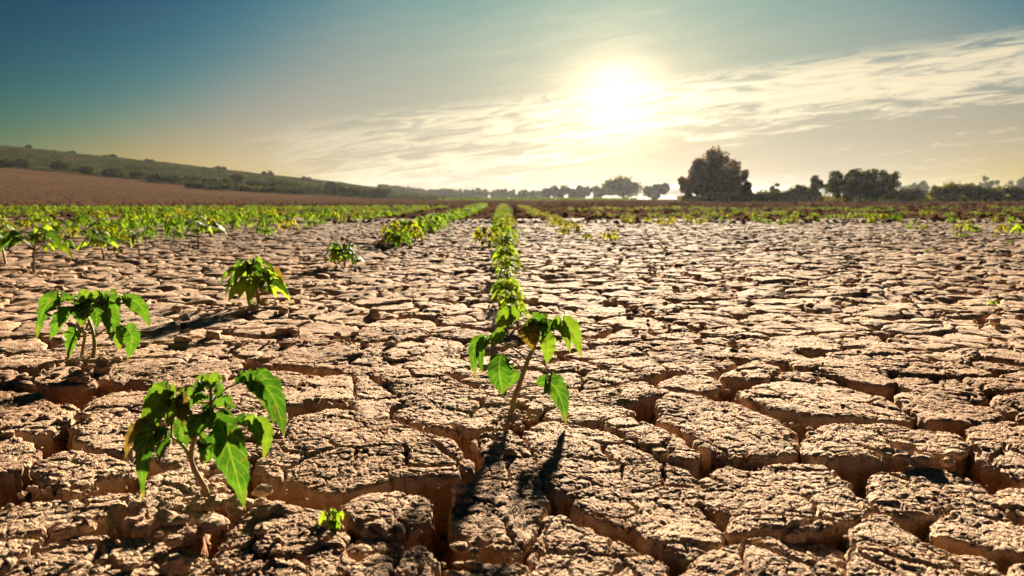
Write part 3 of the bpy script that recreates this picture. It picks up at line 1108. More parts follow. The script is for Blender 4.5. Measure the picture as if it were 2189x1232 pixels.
def hero_plant(label, base_px, stems, leaves, seed=0):
    """a seedling drawn leaf by leaf; points are picture points set at the plant's own distance plus an offset in depth (m)"""
    b = ground_pt(*base_px)
    Y = b[1]
    root = link("tomato_seedling", None, label=label, cat="seedling", group="seedlings on the cracked ground", loc=(b[0], b[1], 0))

    def P(u, v, dy=0.0):
        return at_depth(u, v, Y + dy) - np.array([b[0], b[1], 0])
    pxm = Y / FPX
    for k, (pts, r0, r1) in enumerate(stems):
        mb = MB()
        pl = smooth_poly([P(*q) for q in pts], 12)
        tube(mb, pl, np.linspace(r0, r1, len(pl)) * pxm, 8, 0.15, np.random.default_rng(seed + k))
        link("stem" if k == 0 else "branch", mb.mesh("stem", M_STEM), parent=root)
    rj = random.Random(seed + 90)
    extra = []
    for (a, m_, c, wd, face, tone) in leaves:
        if rj.random() < 0.55:
            ju, jv, jd = rj.uniform(-16, 16), rj.uniform(-6, 10), rj.uniform(-.03, .04)
            sh = rj.uniform(0.55, 0.8)

            def jit(q, f):
                q = tuple(q) + (0.0,) * (3 - len(q))
                a3 = tuple(a) + (0.0,) * (3 - len(a))
                return tuple(a3[e] + (q[e] - a3[e]) * sh + f * (ju, jv, jd)[e] for e in range(3))
            extra.append((tuple(a), jit(m_, 0.7), jit(c, 1.0), wd * 0.75, face * 0.8, 'g' if rj.random() < 0.75 else tone))
    for k, (a, m_, c, wd, face, tone) in enumerate(list(leaves) + extra):
        mb = MB()
        leaf(mb, P(*a), P(*m_), P(*c), wd * 1.25 * pxm, face, 0.42, seed * 31 + k, lobes=3 + k % 3, nL=28, nW=8, serr=0.22)
        link("leaf", mb.mesh("leaf", LEAFM[tone]), parent=root)
    return root


hero_plant("tall seedling with long drooping leaves in the middle of the foreground", (1093, 884),
           [([(1093, 890), (1098, 858), (1113, 815), (1128, 772), (1141, 742), (1152, 712), (1155, 690)], 6.5, 3.0),
            ([(1119, 798), (1104, 776, -.01), (1084, 762, -.02)], 2.5, 1.6),
            ([(1145, 735), (1162, 712, -.01), (1182, 697, -.02)], 2.5, 1.8),
            ([(1104, 842), (1120, 828, -.02), (1150, 824, -.05)], 2.8, 2.0),
            ([(1128, 770), (1095, 745, .01), (1050, 728, .02)], 2.4, 1.6),
            ([(1150, 715), (1130, 690, .01), (1108, 684, .03)], 2.2, 1.6)],
           [((1180, 698, -.02), (1218, 700, -.04), (1243, 766, -.05), 34, .75, 'y'),
            ((1164, 704, -.02), (1172, 740, -.05), (1168, 779, -.05), 32, .9, 'y'),
            ((1122, 692, -.01), (1133, 715, -.04), (1137, 750, -.05), 38, .9, 'b'),
            ((1071, 756, -.02), (1068, 800, -.05), (1080, 848, -.05), 48, .92, 'g'),
            ((1050, 727, .01), (1015, 742, .0), (1018, 813, -.02), 28, .7, 'g'),
            ((1080, 710, .02), (1062, 720, .03), (1050, 748, .03), 26, .7, 'g'),
            ((1110, 682, .02), (1082, 680, .01), (1066, 712, .0), 40, .8, 'y'),
            ((1148, 823, -.05), (1188, 830, -.08), (1210, 908, -.10), 40, .72, 'g'),
            ((1112, 798, .02), (1100, 805, .04), (1090, 830, .04), 24, .8, 'g'),
            ((1152, 700, 0), (1160, 682, .02), (1172, 672, .04), 20, .6, 'y'),
            ((1152, 704, 0), (1148, 680, -.02), (1138, 668, -.03), 20, .7, 'g'),
            ((1154, 698, 0), (1168, 692, -.03), (1186, 712, -.05), 20, .7, 'g'),
            ((1150, 705, 0), (1136, 690, -.02), (1124, 702, -.04), 20, .7, 'y'),
            ((1156, 692, 0), (1164, 704, -.04), (1158, 730, -.06), 18, .8, 'g'),
            ((1092, 690, .02), (1090, 668, .05), (1064, 676, .07), 26, .6, 'g')], 1)

hero_plant("large leafy seedling with a curled brown leaf at the front left", (442, 1062),
           [([(443, 1064), (436, 1040), (423, 1018), (408, 982), (417, 934), (438, 892), (450, 858), (452, 826)], 7.5, 3.0),
            ([(408, 984), (392, 954, -.01), (366, 934, -.02)], 4.5, 2.4),
            ([(440, 888), (458, 854), (482, 832, -.01), (512, 818, -.02)], 3.0, 2.0),
            ([(430, 908), (470, 900, -.02), (505, 906, -.03)], 2.6, 1.8),
            ([(366, 934, -.02), (368, 890, .0), (372, 846, .02)], 2.6, 1.6),
            ([(366, 934, -.02), (345, 918, -.01), (330, 910, -.01)], 2.2, 1.4)],
           [((511, 818, -.02), (572, 832, -.05), (608, 936, -.07), 50, .75, 'g'),
            ((505, 820, -.01), (530, 802, .01), (562, 806, .02), 24, .5, 'g'),
            ((462, 884, -.02), (490, 960, -.07), (523, 1088, -.08), 66, .9, 'g'),
            ((362, 938, -.02), (312, 946, -.05), (306, 1072, -.06), 48, .8, 'g'),
            ((372, 842, .02), (338, 856, .01), (302, 936, -.01), 52, .85, 'y'),
            ((334, 910, -.01), (290, 922, -.02), (268, 980, -.03), 34, .7, 'b'),
            ((440, 872, -.01), (424, 898, -.05), (404, 944, -.06), 44, .9, 'g'),
            ((458, 872, -.01), (482, 862, -.02), (506, 874, -.03), 24, .6, 'g'),
            ((515, 908, -.03), (566, 916, -.04), (562, 986, -.05), 34, .75, 'y'),
            ((502, 902, -.02), (530, 892, -.01), (560, 906, -.01), 20, .6, 'g'),
            ((450, 828, 0), (440, 812, .02), (418, 810, .03), 26, .7, 'y'),
            ((452, 826, 0), (462, 806, 0), (476, 812, -.02), 24, .7, 'y'),
            ((450, 832, 0), (432, 826, -.03), (412, 846, -.04), 30, .8, 'g'),
            ((452, 830, 0), (466, 834, -.03), (466, 860, -.04), 28, .8, 'g'),
            ((460, 936, -.02), (448, 958, -.05), (430, 994, -.05), 46, .85, 'g'),
            ((396, 848, .02), (392, 862, -.01), (414, 892, -.02), 34, .8, 'b'),
            ((372, 850, .02), (366, 876, .0), (360, 914, -.02), 40, .85, 'y'),
            ((374, 862, .02), (388, 876, -.02), (396, 912, -.03), 32, .85, 'b'),
            ((352, 922, -.01), (338, 930, -.03), (326, 962, -.04), 30, .8, 'b'),
            ((374, 846, .02), (360, 834, .04), (338, 842, .05), 30, .6, 'y'),
            ((425, 930, -.01), (448, 900, .03), (478, 930, .04), 34, .7, 'g'),
            ((400, 960, 0), (385, 915, .04), (372, 900, .05), 34, .7, 'g'),
            ((446, 850, 0), (424, 850, .04), (402, 876, .06), 26, .7, 'g'),
            ((456, 856, -.01), (478, 850, .03), (496, 872, .04), 26, .7, 'g'),
            ((470, 890, -.02), (478, 925, -.05), (474, 968, -.06), 30, .85, 'g'),
            ((384, 852, .02), (402, 842, .03), (424, 862, .03), 26, .7, 'y'),
            ((366, 870, .02), (342, 880, .03), (322, 908, .03), 28, .8, 'g'),
            ((362, 930, -.02), (348, 950, -.05), (338, 990, -.06), 24, .85, 'g'),
            ((418, 930, 0), (436, 940, -.03), (446, 972, -.05), 24, .8, 'y'),
            ((446, 868, 0), (452, 890, -.04), (446, 922, -.05), 26, .85, 'g'),
            ((388, 946, 0), (398, 920, -.03), (414, 924, -.05), 22, .75, 'g')], 2)

hero_plant("dark green seedling on two stems at the left edge of the cracked ground", (197, 768),
           [([(198, 770), (202, 735), (196, 702), (184, 668), (188, 644)], 4.5, 2.4),
            ([(174, 768, .01), (179, 735, .01), (184, 705), (190, 690)], 4.0, 2.4),
            ([(190, 668), (168, 645, -.01), (150, 640, -.02)], 2.4, 1.6),
            ([(190, 662), (225, 640, -.01), (262, 640, -.02)], 2.4, 1.6),
            ([(200, 722), (235, 700, -.01), (268, 702, -.02)], 2.2, 1.6),
            ([(186, 712), (176, 706, -.02), (171, 712, -.03)], 2.0, 1.4)],
           [((153, 640, -.02), (100, 652, -.05), (78, 728, -.06), 34, .75, 'g'),
            ((152, 655, -.02), (128, 684, -.05), (106, 728, -.06), 32, .8, 'g'),
            ((260, 640, -.02), (298, 652, -.04), (320, 702, -.05), 28, .75, 'g'),
            ((227, 648, -.02), (236, 685, -.06), (238, 730, -.06), 30, .9, 'g'),
            ((269, 700, -.02), (282, 722, -.04), (272, 768, -.04), 38, .85, 'g'),
            ((172, 710, -.03), (154, 724, -.05), (146, 768, -.05), 32, .8, 'g'),
            ((184, 644, -.01), (176, 665, -.05), (172, 700, -.06), 44, .9, 'g'),
            ((188, 648, 0), (184, 632, .01), (170, 619, .01), 26, .8, 'y'),
            ((222, 640, -.01), (240, 642, -.04), (254, 668, -.05), 34, .8, 'g'),
            ((192, 648, 0), (210, 632, .02), (232, 634, .03), 26, .6, 'y'),
            ((186, 650, 0), (164, 640, .02), (146, 646, .03), 26, .6, 'g'),
            ((196, 660, 0), (206, 670, -.04), (204, 704, -.05), 30, .8, 'g'),
            ((258, 696, -.02), (252, 716, -.04), (256, 750, -.04), 26, .8, 'y'),
            ((200, 652, 0), (212, 646, -.04), (224, 668, -.06), 26, .7, 'y')], 3)


def gen_parts(seed, h, nleaf, spread, wfac, stem_r, yellow=0.2, droop=1.0, nL=10, nW=4, bare=0.35):
    """stem mesh builder and a list of (leaf builder, tone) for an umbrella shaped seedling at the origin"""
    rg = np.random.default_rng(seed)
    smb = MB()
    lean = (rg.random(2) - 0.5) * 0.3 * h
    sp = smooth_poly([(0, 0, -0.01), (lean[0] * 0.3, lean[1] * 0.3, h * 0.4), (lean[0], lean[1], h * 0.9)], 6)
    tube(smb, sp, np.linspace(stem_r, stem_r * 0.45, len(sp)), 6)
    out = []
    for k in range(nleaf):
        f = bare + (0.95 - bare) * ((k + 0.5) / nleaf) ** 0.7
        at = sp[0] + (sp[-1] - sp[0]) * f
        az = k * 2.4 + rg.normal() * 0.3
        L = spread * (0.75 + 0.5 * rg.random()) * (1.15 - 0.5 * f)
        d = np.array([math.cos(az), math.sin(az), 0])
        up = h * (0.12 + 0.16 * rg.random()) * (0.5 + f)
        pk = at + d * L * 0.35 + (0, 0, up)
        tube(smb, smooth_poly([at, at + d * L * 0.18 + (0, 0, up * 0.75), pk], 3), stem_r * 0.4, 4)
        mid = pk + d * L * 0.4 + (0, 0, -0.05 * h * droop)
        tip = pk + d * L * (0.62 + 0.2 * rg.random()) + (0, 0, -h * (0.28 + 0.3 * rg.random()) * droop)
        tip[2] = max(tip[2], 0.012)
        lm = MB()
        leaf(lm, pk, mid, tip, L * wfac, 0.45, 0.2, seed * 50 + k, 3, nL, nW)
        # side leaflets
        for sgn in (-1, 1):
            sd = np.array([-d[1], d[0], 0]) * sgn
            q0 = pk * 0.6 + at * 0.4 + (0, 0, up * 0.2)
            q2 = q0 + (sd * 0.75 + d * 0.5) * L * 0.45 + (0, 0, -h * 0.16 * droop)
            q1 = q0 + (sd * 0.75 + d * 0.5) * L * 0.25 + (0, 0, 0.02 * h)
            leaf(lm, q0, q1, q2, L * wfac * 0.7, 0.3, 0.2, seed * 50 + k + 25, 2, max(5, nL - 4), 4 if nW > 2 else 2)
        out.append((lm, 'r' if rg.random() < yellow else ('b' if rg.random() < yellow * 0.3 else 'g')))
    return smb, out


_protos = {}


def proto(key, **kw):
    if key not in _protos:
        smb, lv = gen_parts(**kw)
        _protos[key] = (smb.mesh("stem", M_STEM), [(lm.mesh("leaf", LEAFM[tn])) for lm, tn in lv])
    return _protos[key]


def mid_plant(label, px, hpx, key, rot=0.0, sxy=1.0, group="seedlings on the cracked ground", tone=None, **kw):
    b = ground_pt(*px)
    H = hpx * b[1] / FPX
    st, lv = proto(key, **kw)
    root = link("tomato_seedling", None, label=label, cat="seedling", group=group, loc=(b[0], b[1], -0.005))
    root.rotation_euler = (0, 0, rot)
    root.scale = (H * sxy, H * sxy, H)
    link("stem", st, parent=root)
    for me in lv:
        link("leaf", me, parent=root)
    return root


BUSHY = dict(seed=3, h=1.0, nleaf=26, spread=0.62, wfac=0.34, stem_r=0.045, yellow=0.6, bare=0.35)
BUSHY2 = dict(seed=8, h=1.0, nleaf=20, spread=0.72, wfac=0.45, stem_r=0.045, yellow=0.4, bare=0.25)
BUSHY3 = dict(seed=28, h=1.0, nleaf=18, spread=0.68, wfac=0.36, stem_r=0.045, yellow=0.85, bare=0.3)
BUSHY4 = dict(seed=33, h=1.0, nleaf=20, spread=0.72, wfac=0.34, stem_r=0.045, yellow=0.85, bare=0.3)
ARCH = dict(seed=5, h=1.0, nleaf=8, spread=1.1, wfac=0.26, stem_r=0.04, yellow=0.25, bare=0.55)
ARCH2 = dict(seed=12, h=1.0, nleaf=9, spread=1.0, wfac=0.28, stem_r=0.04, yellow=0.3, bare=0.5)

mid_plant("bushy round seedling standing alone left of the middle row", (554, 652), 86, 'b1', 0.4, 1.3, **BUSHY)
mid_plant("low wide seedling just before the dense left row begins", (738, 570), 46, 'b2', 1.0, 1.25, **BUSHY2)
mid_plant("low seedling directly behind the tall foreground seedling", (1106, 700), 50, 'b3', 2.2, 1.15, **BUSHY3)
mid_plant("second seedling behind the tall foreground one in the middle row", (1085, 645), 46, 'b4', 2.9, 1.25, **BUSHY4)
mid_plant("third seedling back in the middle row, broad and light green", (1084, 597), 46, 'b3', 4.0, 1.25, **BUSHY3)
mid_plant("fourth seedling back in the middle row, yellowing", (1079, 541), 36, 'b4', 5.1, 1.35, **BUSHY4)
mid_plant("small seedling close behind the first low one in the middle row", (1093, 672), 44, 'b4', 0.7, 1.2, **BUSHY4)
mid_plant("small seedling between second and third ones of the middle row", (1086, 620), 42, 'b3', 1.5, 1.25, **BUSHY3)
mid_plant("small seedling between third and fourth ones of the middle row", (1081, 568), 38, 'b4', 3.3, 1.3, **BUSHY4)
mid_plant("arching seedling with a dark bare stem near the left edge", (72, 580), 84, 'a1', 0.3, 1.0, **ARCH)
mid_plant("seedling cut off by the left picture edge behind the arching one", (12, 562), 70, 'a2', 1.9, 1.0, **ARCH2)
mid_plant("leaning seedling, left one of a touching pair at left", (222, 556), 54, 'a2', 0.8, 0.95, **ARCH2)
mid_plant("leaning seedling, right one of a touching pair at left", (298, 545), 50, 'a1', 2.4, 0.9, **ARCH)
mid_plant("spreading seedling at the right end of the left pair", (424, 534), 62, 'a1', 4.4, 0.9, **ARCH)

# tiny sprout in the crack at the front
b = ground_pt(708, 1118)
sprout = link("weed_sprout", None, label="tiny pale green sprout in a crack at the front", cat="sprout", loc=(b[0], b[1], -0.03))
st, lv = proto('s', seed=21, h=1.0, nleaf=7, spread=0.6, wfac=0.5, stem_r=0.04, yellow=1.0, bare=0.4)
link("stem", st, parent=sprout)
for me in lv:
    link("leaf", me, parent=sprout)
sprout.scale = (0.042, 0.042, 0.045)
for lab, px, hp in (("tiny sprout alone on the cracked ground at right", (2120, 655), 14), ("small tuft of leaves at the right picture edge", (2180, 505), 26)):
    b = ground_pt(*px)
    o = link("weed_sprout", None, label=lab, cat="sprout", loc=(b[0], b[1], -0.005))
    link("stem", st, parent=o)
    for me in lv:
        link("leaf", me, parent=o)
    s_ = hp * b[1] / FPX
    o.scale = (s_ * 1.3, s_ * 1.3, s_)

# ------------------------------------------------------------------ crop rows
ROW_SLOPE = (1075 - 1094.5) / FPX


def crop_mesh(seed, yellow, nleaf, low=False):
    rg = np.random.default_rng(seed)
    mb = MB()
    tube(mb, [(0, 0, -0.02), (0, 0, 0.35), (0.03, 0.02, 0.7)], [0.05, 0.04, 0.03], 4)
    for k in range(nleaf):
        az = k * 2.4 + rg.normal() * 0.4
        d = np.array([math.cos(az), math.sin(az), 0])
        z = 0.2 + 0.65 * rg.random()
        L = 0.26 + 0.30 * rg.random()
        p0 = np.array([0, 0, z]) + d * (0.06 + 0.22 * rg.random())
        p1 = p0 + d * L * 0.6 + (0, 0, 0.12 + 0.1 * rg.random())
        p2 = p0 + d * L * 1.05 + (0, 0, -0.15 - 0.35 * rg.random())
        p2[2] = max(p2[2], 0.02)
        if low:
            sd = np.array([-d[1], d[0], 0]) * 0.09
            mb.add([p0, p1 + sd, p2, p1 - sd], [(0, 1, 2, 3)])
        else:
            leaf(mb, p0, p1, p2, L * 0.42, 0.2, 0.2, seed + k, 2, 4, 2)
    return mb


CROP = [crop_mesh(100 + i, False, 30).mesh("crop_plant", M_CROP) for i in range(5)]
CROPY = [crop_mesh(200 + i, True, 26).mesh("crop_plant", M_CROPY) for i in range(3)]
LOW = [crop_mesh(300 + i, False, 20, True) for i in range(4)]
spots = []                     # x, y, height, kind, row label
rg = np.random.default_rng(42)
# middle row
y = 6.5
x_mid = lambda yy: ROW_SLOPE * yy + 0.012
while y < 46:
    spots.append((x_mid(y) + rg.normal() * 0.07, y, 0.10 + 0.07 * rg.random(), 'g' if rg.random() < 0.45 else 'y', 'crop plant in the narrow middle row running to the horizon'))
    y += 0.34 + 0.30 * rg.random()
# row left of the middle
b = ground_pt(835, 527)
off = b[0] - ROW_SLOPE * b[1]
y = b[1]
while y < 40:
    gap = 7.7 < y < 8.0
    if not gap:
        spots.append((ROW_SLOPE * y + off + rg.normal() * 0.07, y, 0.15 + 0.06 * rg.random(), 'y' if y < 7.8 and rg.random() < .4 else 'g', 'crop plant in the dense row left of the middle row'))
    y += 0.26 + 0.12 * rg.random()
# row right of the middle
b = ground_pt(1300, 528)
off = b[0] - ROW_SLOPE * b[1]
y = b[1]
while y < 45:
    if rg.random() < 0.78:
        spots.append((ROW_SLOPE * y + off + rg.normal() * 0.10, y, 0.07 + 0.06 * rg.random(), 'y', 'small yellow crop plant in the row right of the middle'))
    y += 0.36 + 0.2 * rg.random()
n_rows = len(spots)
# the left part of the field
k = 0
lat = -2.95
while lat > -46:
    y = max(6.4, -lat / 0.80)
    if k == 0:
        y = 9.0
    while y < 37 - 0.08 * abs(lat + 3):
        n_ = gnoise(np.array([lat * 0.25]), np.array([y * 0.18]), 64)[0]
        if rg.random() < 0.80 + 0.9 * n_:
            spots.append((ROW_SLOPE * y + lat + rg.normal() * 0.10, y, 0.09 + 0.08 * rg.random(), 'g' if rg.random() < 0.75 else 'y', 'green crop plant in the close rows on the left'))
        y += (0.32 + 0.18 * rg.random()) * (1 + 0.008 * y)
    lat -= 0.8 + 0.15 * rg.random()
    k += 1
# patchy weeds in the right part
lat = 2.7
while lat < 36:
    y = max(11.5 + 0.2 * lat, lat / 0.78)
    while y < 36:
        n_ = gnoise(np.array([lat * 0.22 + 9]), np.array([y * 0.15 + 4]), 65)[0]
        pr = 0.64 + 1.6 * n_ - 0.012 * lat
        if rg.random() < pr:
            spots.append((ROW_SLOPE * y + lat + rg.normal() * 0.2, y, 0.06 + 0.06 * rg.random(), 'y' if rg.random() < max(.25, 0.9 - lat * 0.05) else 'g', 'low yellowish crop plant in the patchy right part of the field'))
        y += (0.35 + 0.3 * rg.random()) * (1 + 0.01 * y)
    lat += 0.8 + 0.2 * rg.random()
for px, hp in (((2150, 495), 20), ((1995, 490), 12), ((2160, 520), 10), ((1640, 478), 14), ((1880, 470), 16), ((2040, 505), 10), ((1985, 535), 8), ((1840, 465), 14)):
    b = ground_pt(*px)
    for q in range(5):
        spots.append((b[0] + rg.normal() * 0.25, b[1] + rg.normal() * 0.3, hp * b[1] / FPX * 0.8, 'g' if q % 2 else 'y', 'low yellowish crop plant in the patchy right part of the field'))


def in_view(x, y):
    return abs(x) < 0.70 * y


def pick(i):
    x, y, h, kd, lb = spots[i][:5]
    pri = 0 if i < n_rows else 1
    return (0 if in_view(x, y) else 1, h and -(h / math.hypot(x, y)) * (1.5 if pri == 0 else 1.0))


near_word = {}
for i in sorted(range(n_rows), key=lambda j: spots[j][1]):
    near_word.setdefault(spots[i][4], []).append(i)
for lb_, ids in near_word.items():
    row_ = {'crop plant in the narrow middle row running to the horizon': 'narrow middle row, behind the single seedlings',
            'crop plant in the dense row left of the middle row': 'dense row left of the middle row',
            'small yellow crop plant in the row right of the middle': 'yellow row right of the middle'}[lb_]
    for w_, i in zip(('nearest', 'second nearest', 'third nearest', 'fourth nearest'), ids):
        spots[i] = spots[i][:4] + (f'{w_} crop plant of the {row_}',) + (lb_,)
order = sorted(range(len(spots)), key=pick)
mass_g, mass_y = MB(), MB()
GR = {'crop plant in the narrow middle row running to the horizon': 'plants of the middle crop row',
      'crop plant in the dense row left of the middle row': 'plants of the left crop row',
      'small yellow crop plant in the row right of the middle': 'plants of the right crop row',
      'green crop plant in the close rows on the left': 'crop plants of the left field',
      'low yellowish crop plant in the patchy right part of the field': 'crop plants of the right field'}
for r_, i in enumerate(order):
    x, y, h, kd, lb = spots[i][:5]
    grp = GR[spots[i][5] if len(spots[i]) > 5 else lb]
    z = float(terrain(np.array(x), np.array(y))) - 0.012
    a = rg.random() * 6.28
    wd = h * (1.35 + 0.6 * rg.random())
    if r_ < 290:
        me = (CROP if kd == 'g' else CROPY)[i % (5 if kd == 'g' else 3)]
        o = link("crop_plant", me, label=lb, cat="crop plant", group=grp, loc=(x, y, z))
        o.rotation_euler = (0, 0, a)
        o.scale = (wd, wd, h * 1.1)
    else:
        src = LOW[i % 4]
        v = np.concatenate(src.v) * (wd, wd, h * 1.1)
        ca, sa = math.cos(a), math.sin(a)
        v = np.stack([v[:, 0] * ca - v[:, 1] * sa + x, v[:, 0] * sa + v[:, 1] * ca + y, v[:, 2] + z], 1)
        (mass_g if kd == 'g' else mass_y).add(v, np.concatenate(src.q), np.concatenate(src.t) if src.t else None)
link("crop_foliage", mass_g.mesh("crop_foliage", M_CROP), kind="stuff", label="mass of green crop plants far out in the field")
link("crop_foliage", mass_y.mesh("crop_foliage", M_CROPY), kind="stuff", label="mass of yellowing crop plants far out in the field")
print('crops', len(spots), TRIS[0], round(time.time() - T0, 1))

# ------------------------------------------------------------------ trees, bushes, hedges


def crown_mb(seed, w_, h_, dpt, n_clump, n_leaf, size, z0=0.0, lump=0.35, flat=0.0):
    """leaf-sized faces gathered in clumps through an uneven ellipsoid"""
    rg = np.random.default_rng(seed)
    c = rg.normal(size=(n_clump, 3))
    c = norm(c) * (rg.random((n_clump, 1)) ** (1 / 2.2))
    dirn = norm(c)
    bump = 1 + lump * np.sin(dirn[:, 0] * 3.1 + seed) * np.cos(dirn[:, 2] * 2.7 + seed * 1.7) + 0.12 * rg.normal(size=n_clump)
    c = c * np.clip(bump, 0.6, 1.08)[:, None]
    if flat:
        c[:, 2] = np.maximum(c[:, 2], -flat)
    c = c * np.array([w_ / 2, dpt / 2, h_ / 2]) * 0.88
    c[:, 2] += z0 + h_ / 2
    dd_ = np.linalg.norm(c[:, None] - c[None], axis=2)
    good = (dd_ < 0.15 * (w_ + h_) * 0.5 + 0.1).sum(1) >= (4 if n_clump > 40 else 2)
    if n_clump > 40 and good.sum() > 6:
        c = c[good]
        n_clump = len(c)
    cr = (0.075 + 0.10 * rg.random(n_clump) ** 2) * (w_ + h_) * 0.5
    k = rg.integers(0, n_clump, n_leaf)
    off = norm(rg.normal(size=(n_leaf, 3))) * (rg.random((n_leaf, 1)) ** 0.5) * cr[k][:, None]
    p = c[k] + off
    a = norm(rg.normal(size=(n_leaf, 3)))
    b_ = norm(np.cross(a, rg.normal(size=(n_leaf, 3))))
    s1 = size * (0.6 + 0.8 * rg.random((n_leaf, 1)))
    s2 = s1 * 0.55
    v = np.stack([p - a * s1, p + b_ * s2, p + a * s1, p - b_ * s2], 1).reshape(-1, 3)
    v[:, 2] = np.maximum(v[:, 2], 0.02)
    mb = MB()
    mb.add(v, np.arange(n_leaf * 4).reshape(-1, 4))
    return mb, c


def trunk_mb(seed, clumps, h_, r0, limbs=9):
    rg = np.random.default_rng(seed)
    mb = MB()
    top = np.array([0, 0, h_ * 0.7])
    tube(mb, smooth_poly([(0, 0, -0.3), (rg.normal() * .1, rg.normal() * .1, h_ * 0.3), top], 8), np.linspace(r0, r0 * 0.3, 9), 8, 0.15, rg)
    for k in rg.choice(len(clumps), limbs, replace=False):
        e = clumps[k]
        st_ = np.array([0, 0, h_ * (0.15 + 0.4 * rg.random())])
        m_ = st_ * 0.5 + e * 0.5 + (0, 0, -0.05 * h_)
        tube(mb, smooth_poly([st_, m_, e], 6), np.linspace(r0 * 0.4, r0 * 0.08, 7), 5)
    return mb


def tree(name, label, cat, px_x, Y, top_px, width_px, seed, mat, n_clump=60, n_leaf=5000, size=0.28, base_z=None, group=None, depth=None, lump=0.35, z0f=0.05, flat=0.0, trunk=True, sink=0.0, lobes=None):
    x = (px_x - 1094.5) / FPX * Y
    zb = float(terrain(np.array(x), np.array(Y))) if base_z is None else base_z
    zb -= sink
    p = at_depth(px_x, top_px, Y)
    x = p[0]
    h_ = p[2] - zb
    w_ = width_px * Y / FPX * 1.1
    root = link(name, None, label=label, cat=cat, group=group, loc=(x, Y, zb))
    if lobes:
        cm, cl_ = MB(), []
        tot_ = sum(a[1] * a[2] for a in lobes)
        for q_, (cx, lw, lh) in enumerate(lobes):
            share = lw * lh / tot_
            m2, c2 = crown_mb(seed + q_, w_ * lw, h_ * lh * 1.04, (depth or w_ * 0.85) * lw, max(8, int(n_clump * share)), int(n_leaf * share), size, -0.04 * h_, lump, flat)
            cm.add(m2.v[0] + (cx * w_, 0, 0), m2.q[0])
            cl_.append(c2 + (cx * w_, 0, 0))
        cl_ = np.concatenate(cl_)
    else:
        cm, cl_ = crown_mb(seed, w_, h_ * (1 - z0f), depth or w_ * 0.85, n_clump, n_leaf, size, h_ * z0f, lump, flat)
    if trunk:
        link("trunk", trunk_mb(seed, cl_, h_, max(0.12, h_ * 0.035), min(9, n_clump)).mesh("trunk", M_BARK), parent=root)
    link("crown", cm.mesh("crown", mat), parent=root)
    return root


M_TREEY = leaf_material("tree_leaf_olive", (0.06, 0.075, 0.018), (0.11, 0.115, 0.03), 0.35, (1.6, 1.3, 0.5), 0.5, 0.9, spec=0.03)
M_TREEG = leaf_material("bush_leaf", (0.03, 0.06, 0.014), (0.065, 0.10, 0.022), 0.3, (1.5, 1.3, 0.5), 0.8, 0.9, spec=0.03)
M_SCRUB = leaf_material("scrub_leaf", (0.025, 0.036, 0.012), (0.055, 0.062, 0.02), 0.12, (1.4, 1.2, 0.6), 0.1, 0.95, spec=0.0)
# right group
t_ = tree("field_tree", "big dense dark brown-green tree right of the sun", "tree", 1532, 115, 304, 160, 7, M_TREEB, 260, 30000, 0.21, lump=0.3, flat=0.92, lobes=((0.07, 0.66, 1.0), (-0.2, 0.52, 0.86), (0.0, 1.0, 0.5), (0.24, 0.46, 0.7), (-0.24, 0.42, 0.6)))
tree("field_bush", "small dark bush at the right foot of the big tree", "bush", 1600, 113, 388, 40, 9, M_TREEB, 20, 1400, 0.2, flat=0.7)
tree("field_bush", "broad ragged bush tree on the right, standing over the hedge", "bush", 1842, 104, 342, 160, 13, M_TREEG, 170, 17000, 0.19, lump=0.25, flat=0.9, lobes=((0.0, 0.6, 1.0), (-0.26, 0.45, 0.78), (0.26, 0.46, 0.82), (0.0, 1.0, 0.6)))
tree("field_bush", "small round bush against the left side of the broad ragged bush", "bush", 1746, 106, 376, 42, 14, M_TREE, 24, 1600, 0.2, z0f=0.0)
tree("field_bush", "small lone round dark bush between big tree and broad bush", "bush", 1657, 118, 388, 22, 15, M_TREE, 14, 900, 0.2, z0f=0.0)
# hedge segments right
for k, (xc, top, wd, lb) in enumerate(((1660, 412, 95, "low hedge stretch touching the big tree on its right"), (1712, 398, 75, "hedge stretch just left of the broad ragged bush"),
                                       (1945, 404, 80, "hedge stretch just right of the broad ragged bush"), (2030, 392, 110, "humped middle stretch of the right hedge"),
                                       (2105, 402, 90, "dipping stretch of the right hedge before the picture edge"), (2185, 398, 110, "hedge stretch cut by the right picture edge"))):
    tree("hedge", lb, "hedge", xc, 108 + 2 * (k % 2), top, wd * 1.2, 31 + k, M_TREE if k != 3 else M_TREEY, 70, 3600, 0.2, group="hedge along the right field edge", depth=4.0, z0f=0.0, flat=0.9, trunk=False, lump=0.2)
# middle, hazier
for k, (xc, top, wd, Y, lb) in enumerate(((1335, 368, 104, 330, "round hazy tree below the sun"), (1402, 389, 74, 325, "low rounded bush between round hazy tree and big tree"),
                                          (1190, 396, 74, 360, "leftmost of three hazy trees left of the round tree"), (1240, 393, 74, 360, "middle one of three hazy trees left of the round tree"),
                                          (1284, 396, 72, 360, "hazy tree touching the round tree's left side"))):
    tree("distant_tree", lb, "tree", xc, Y, top, wd, 51 + k, M_TREEY if k == 0 else M_TREE, 70, 4600, 0.62, z0f=0.0, flat=0.8, base_z=-0.4, group="hazy trees below the sun")
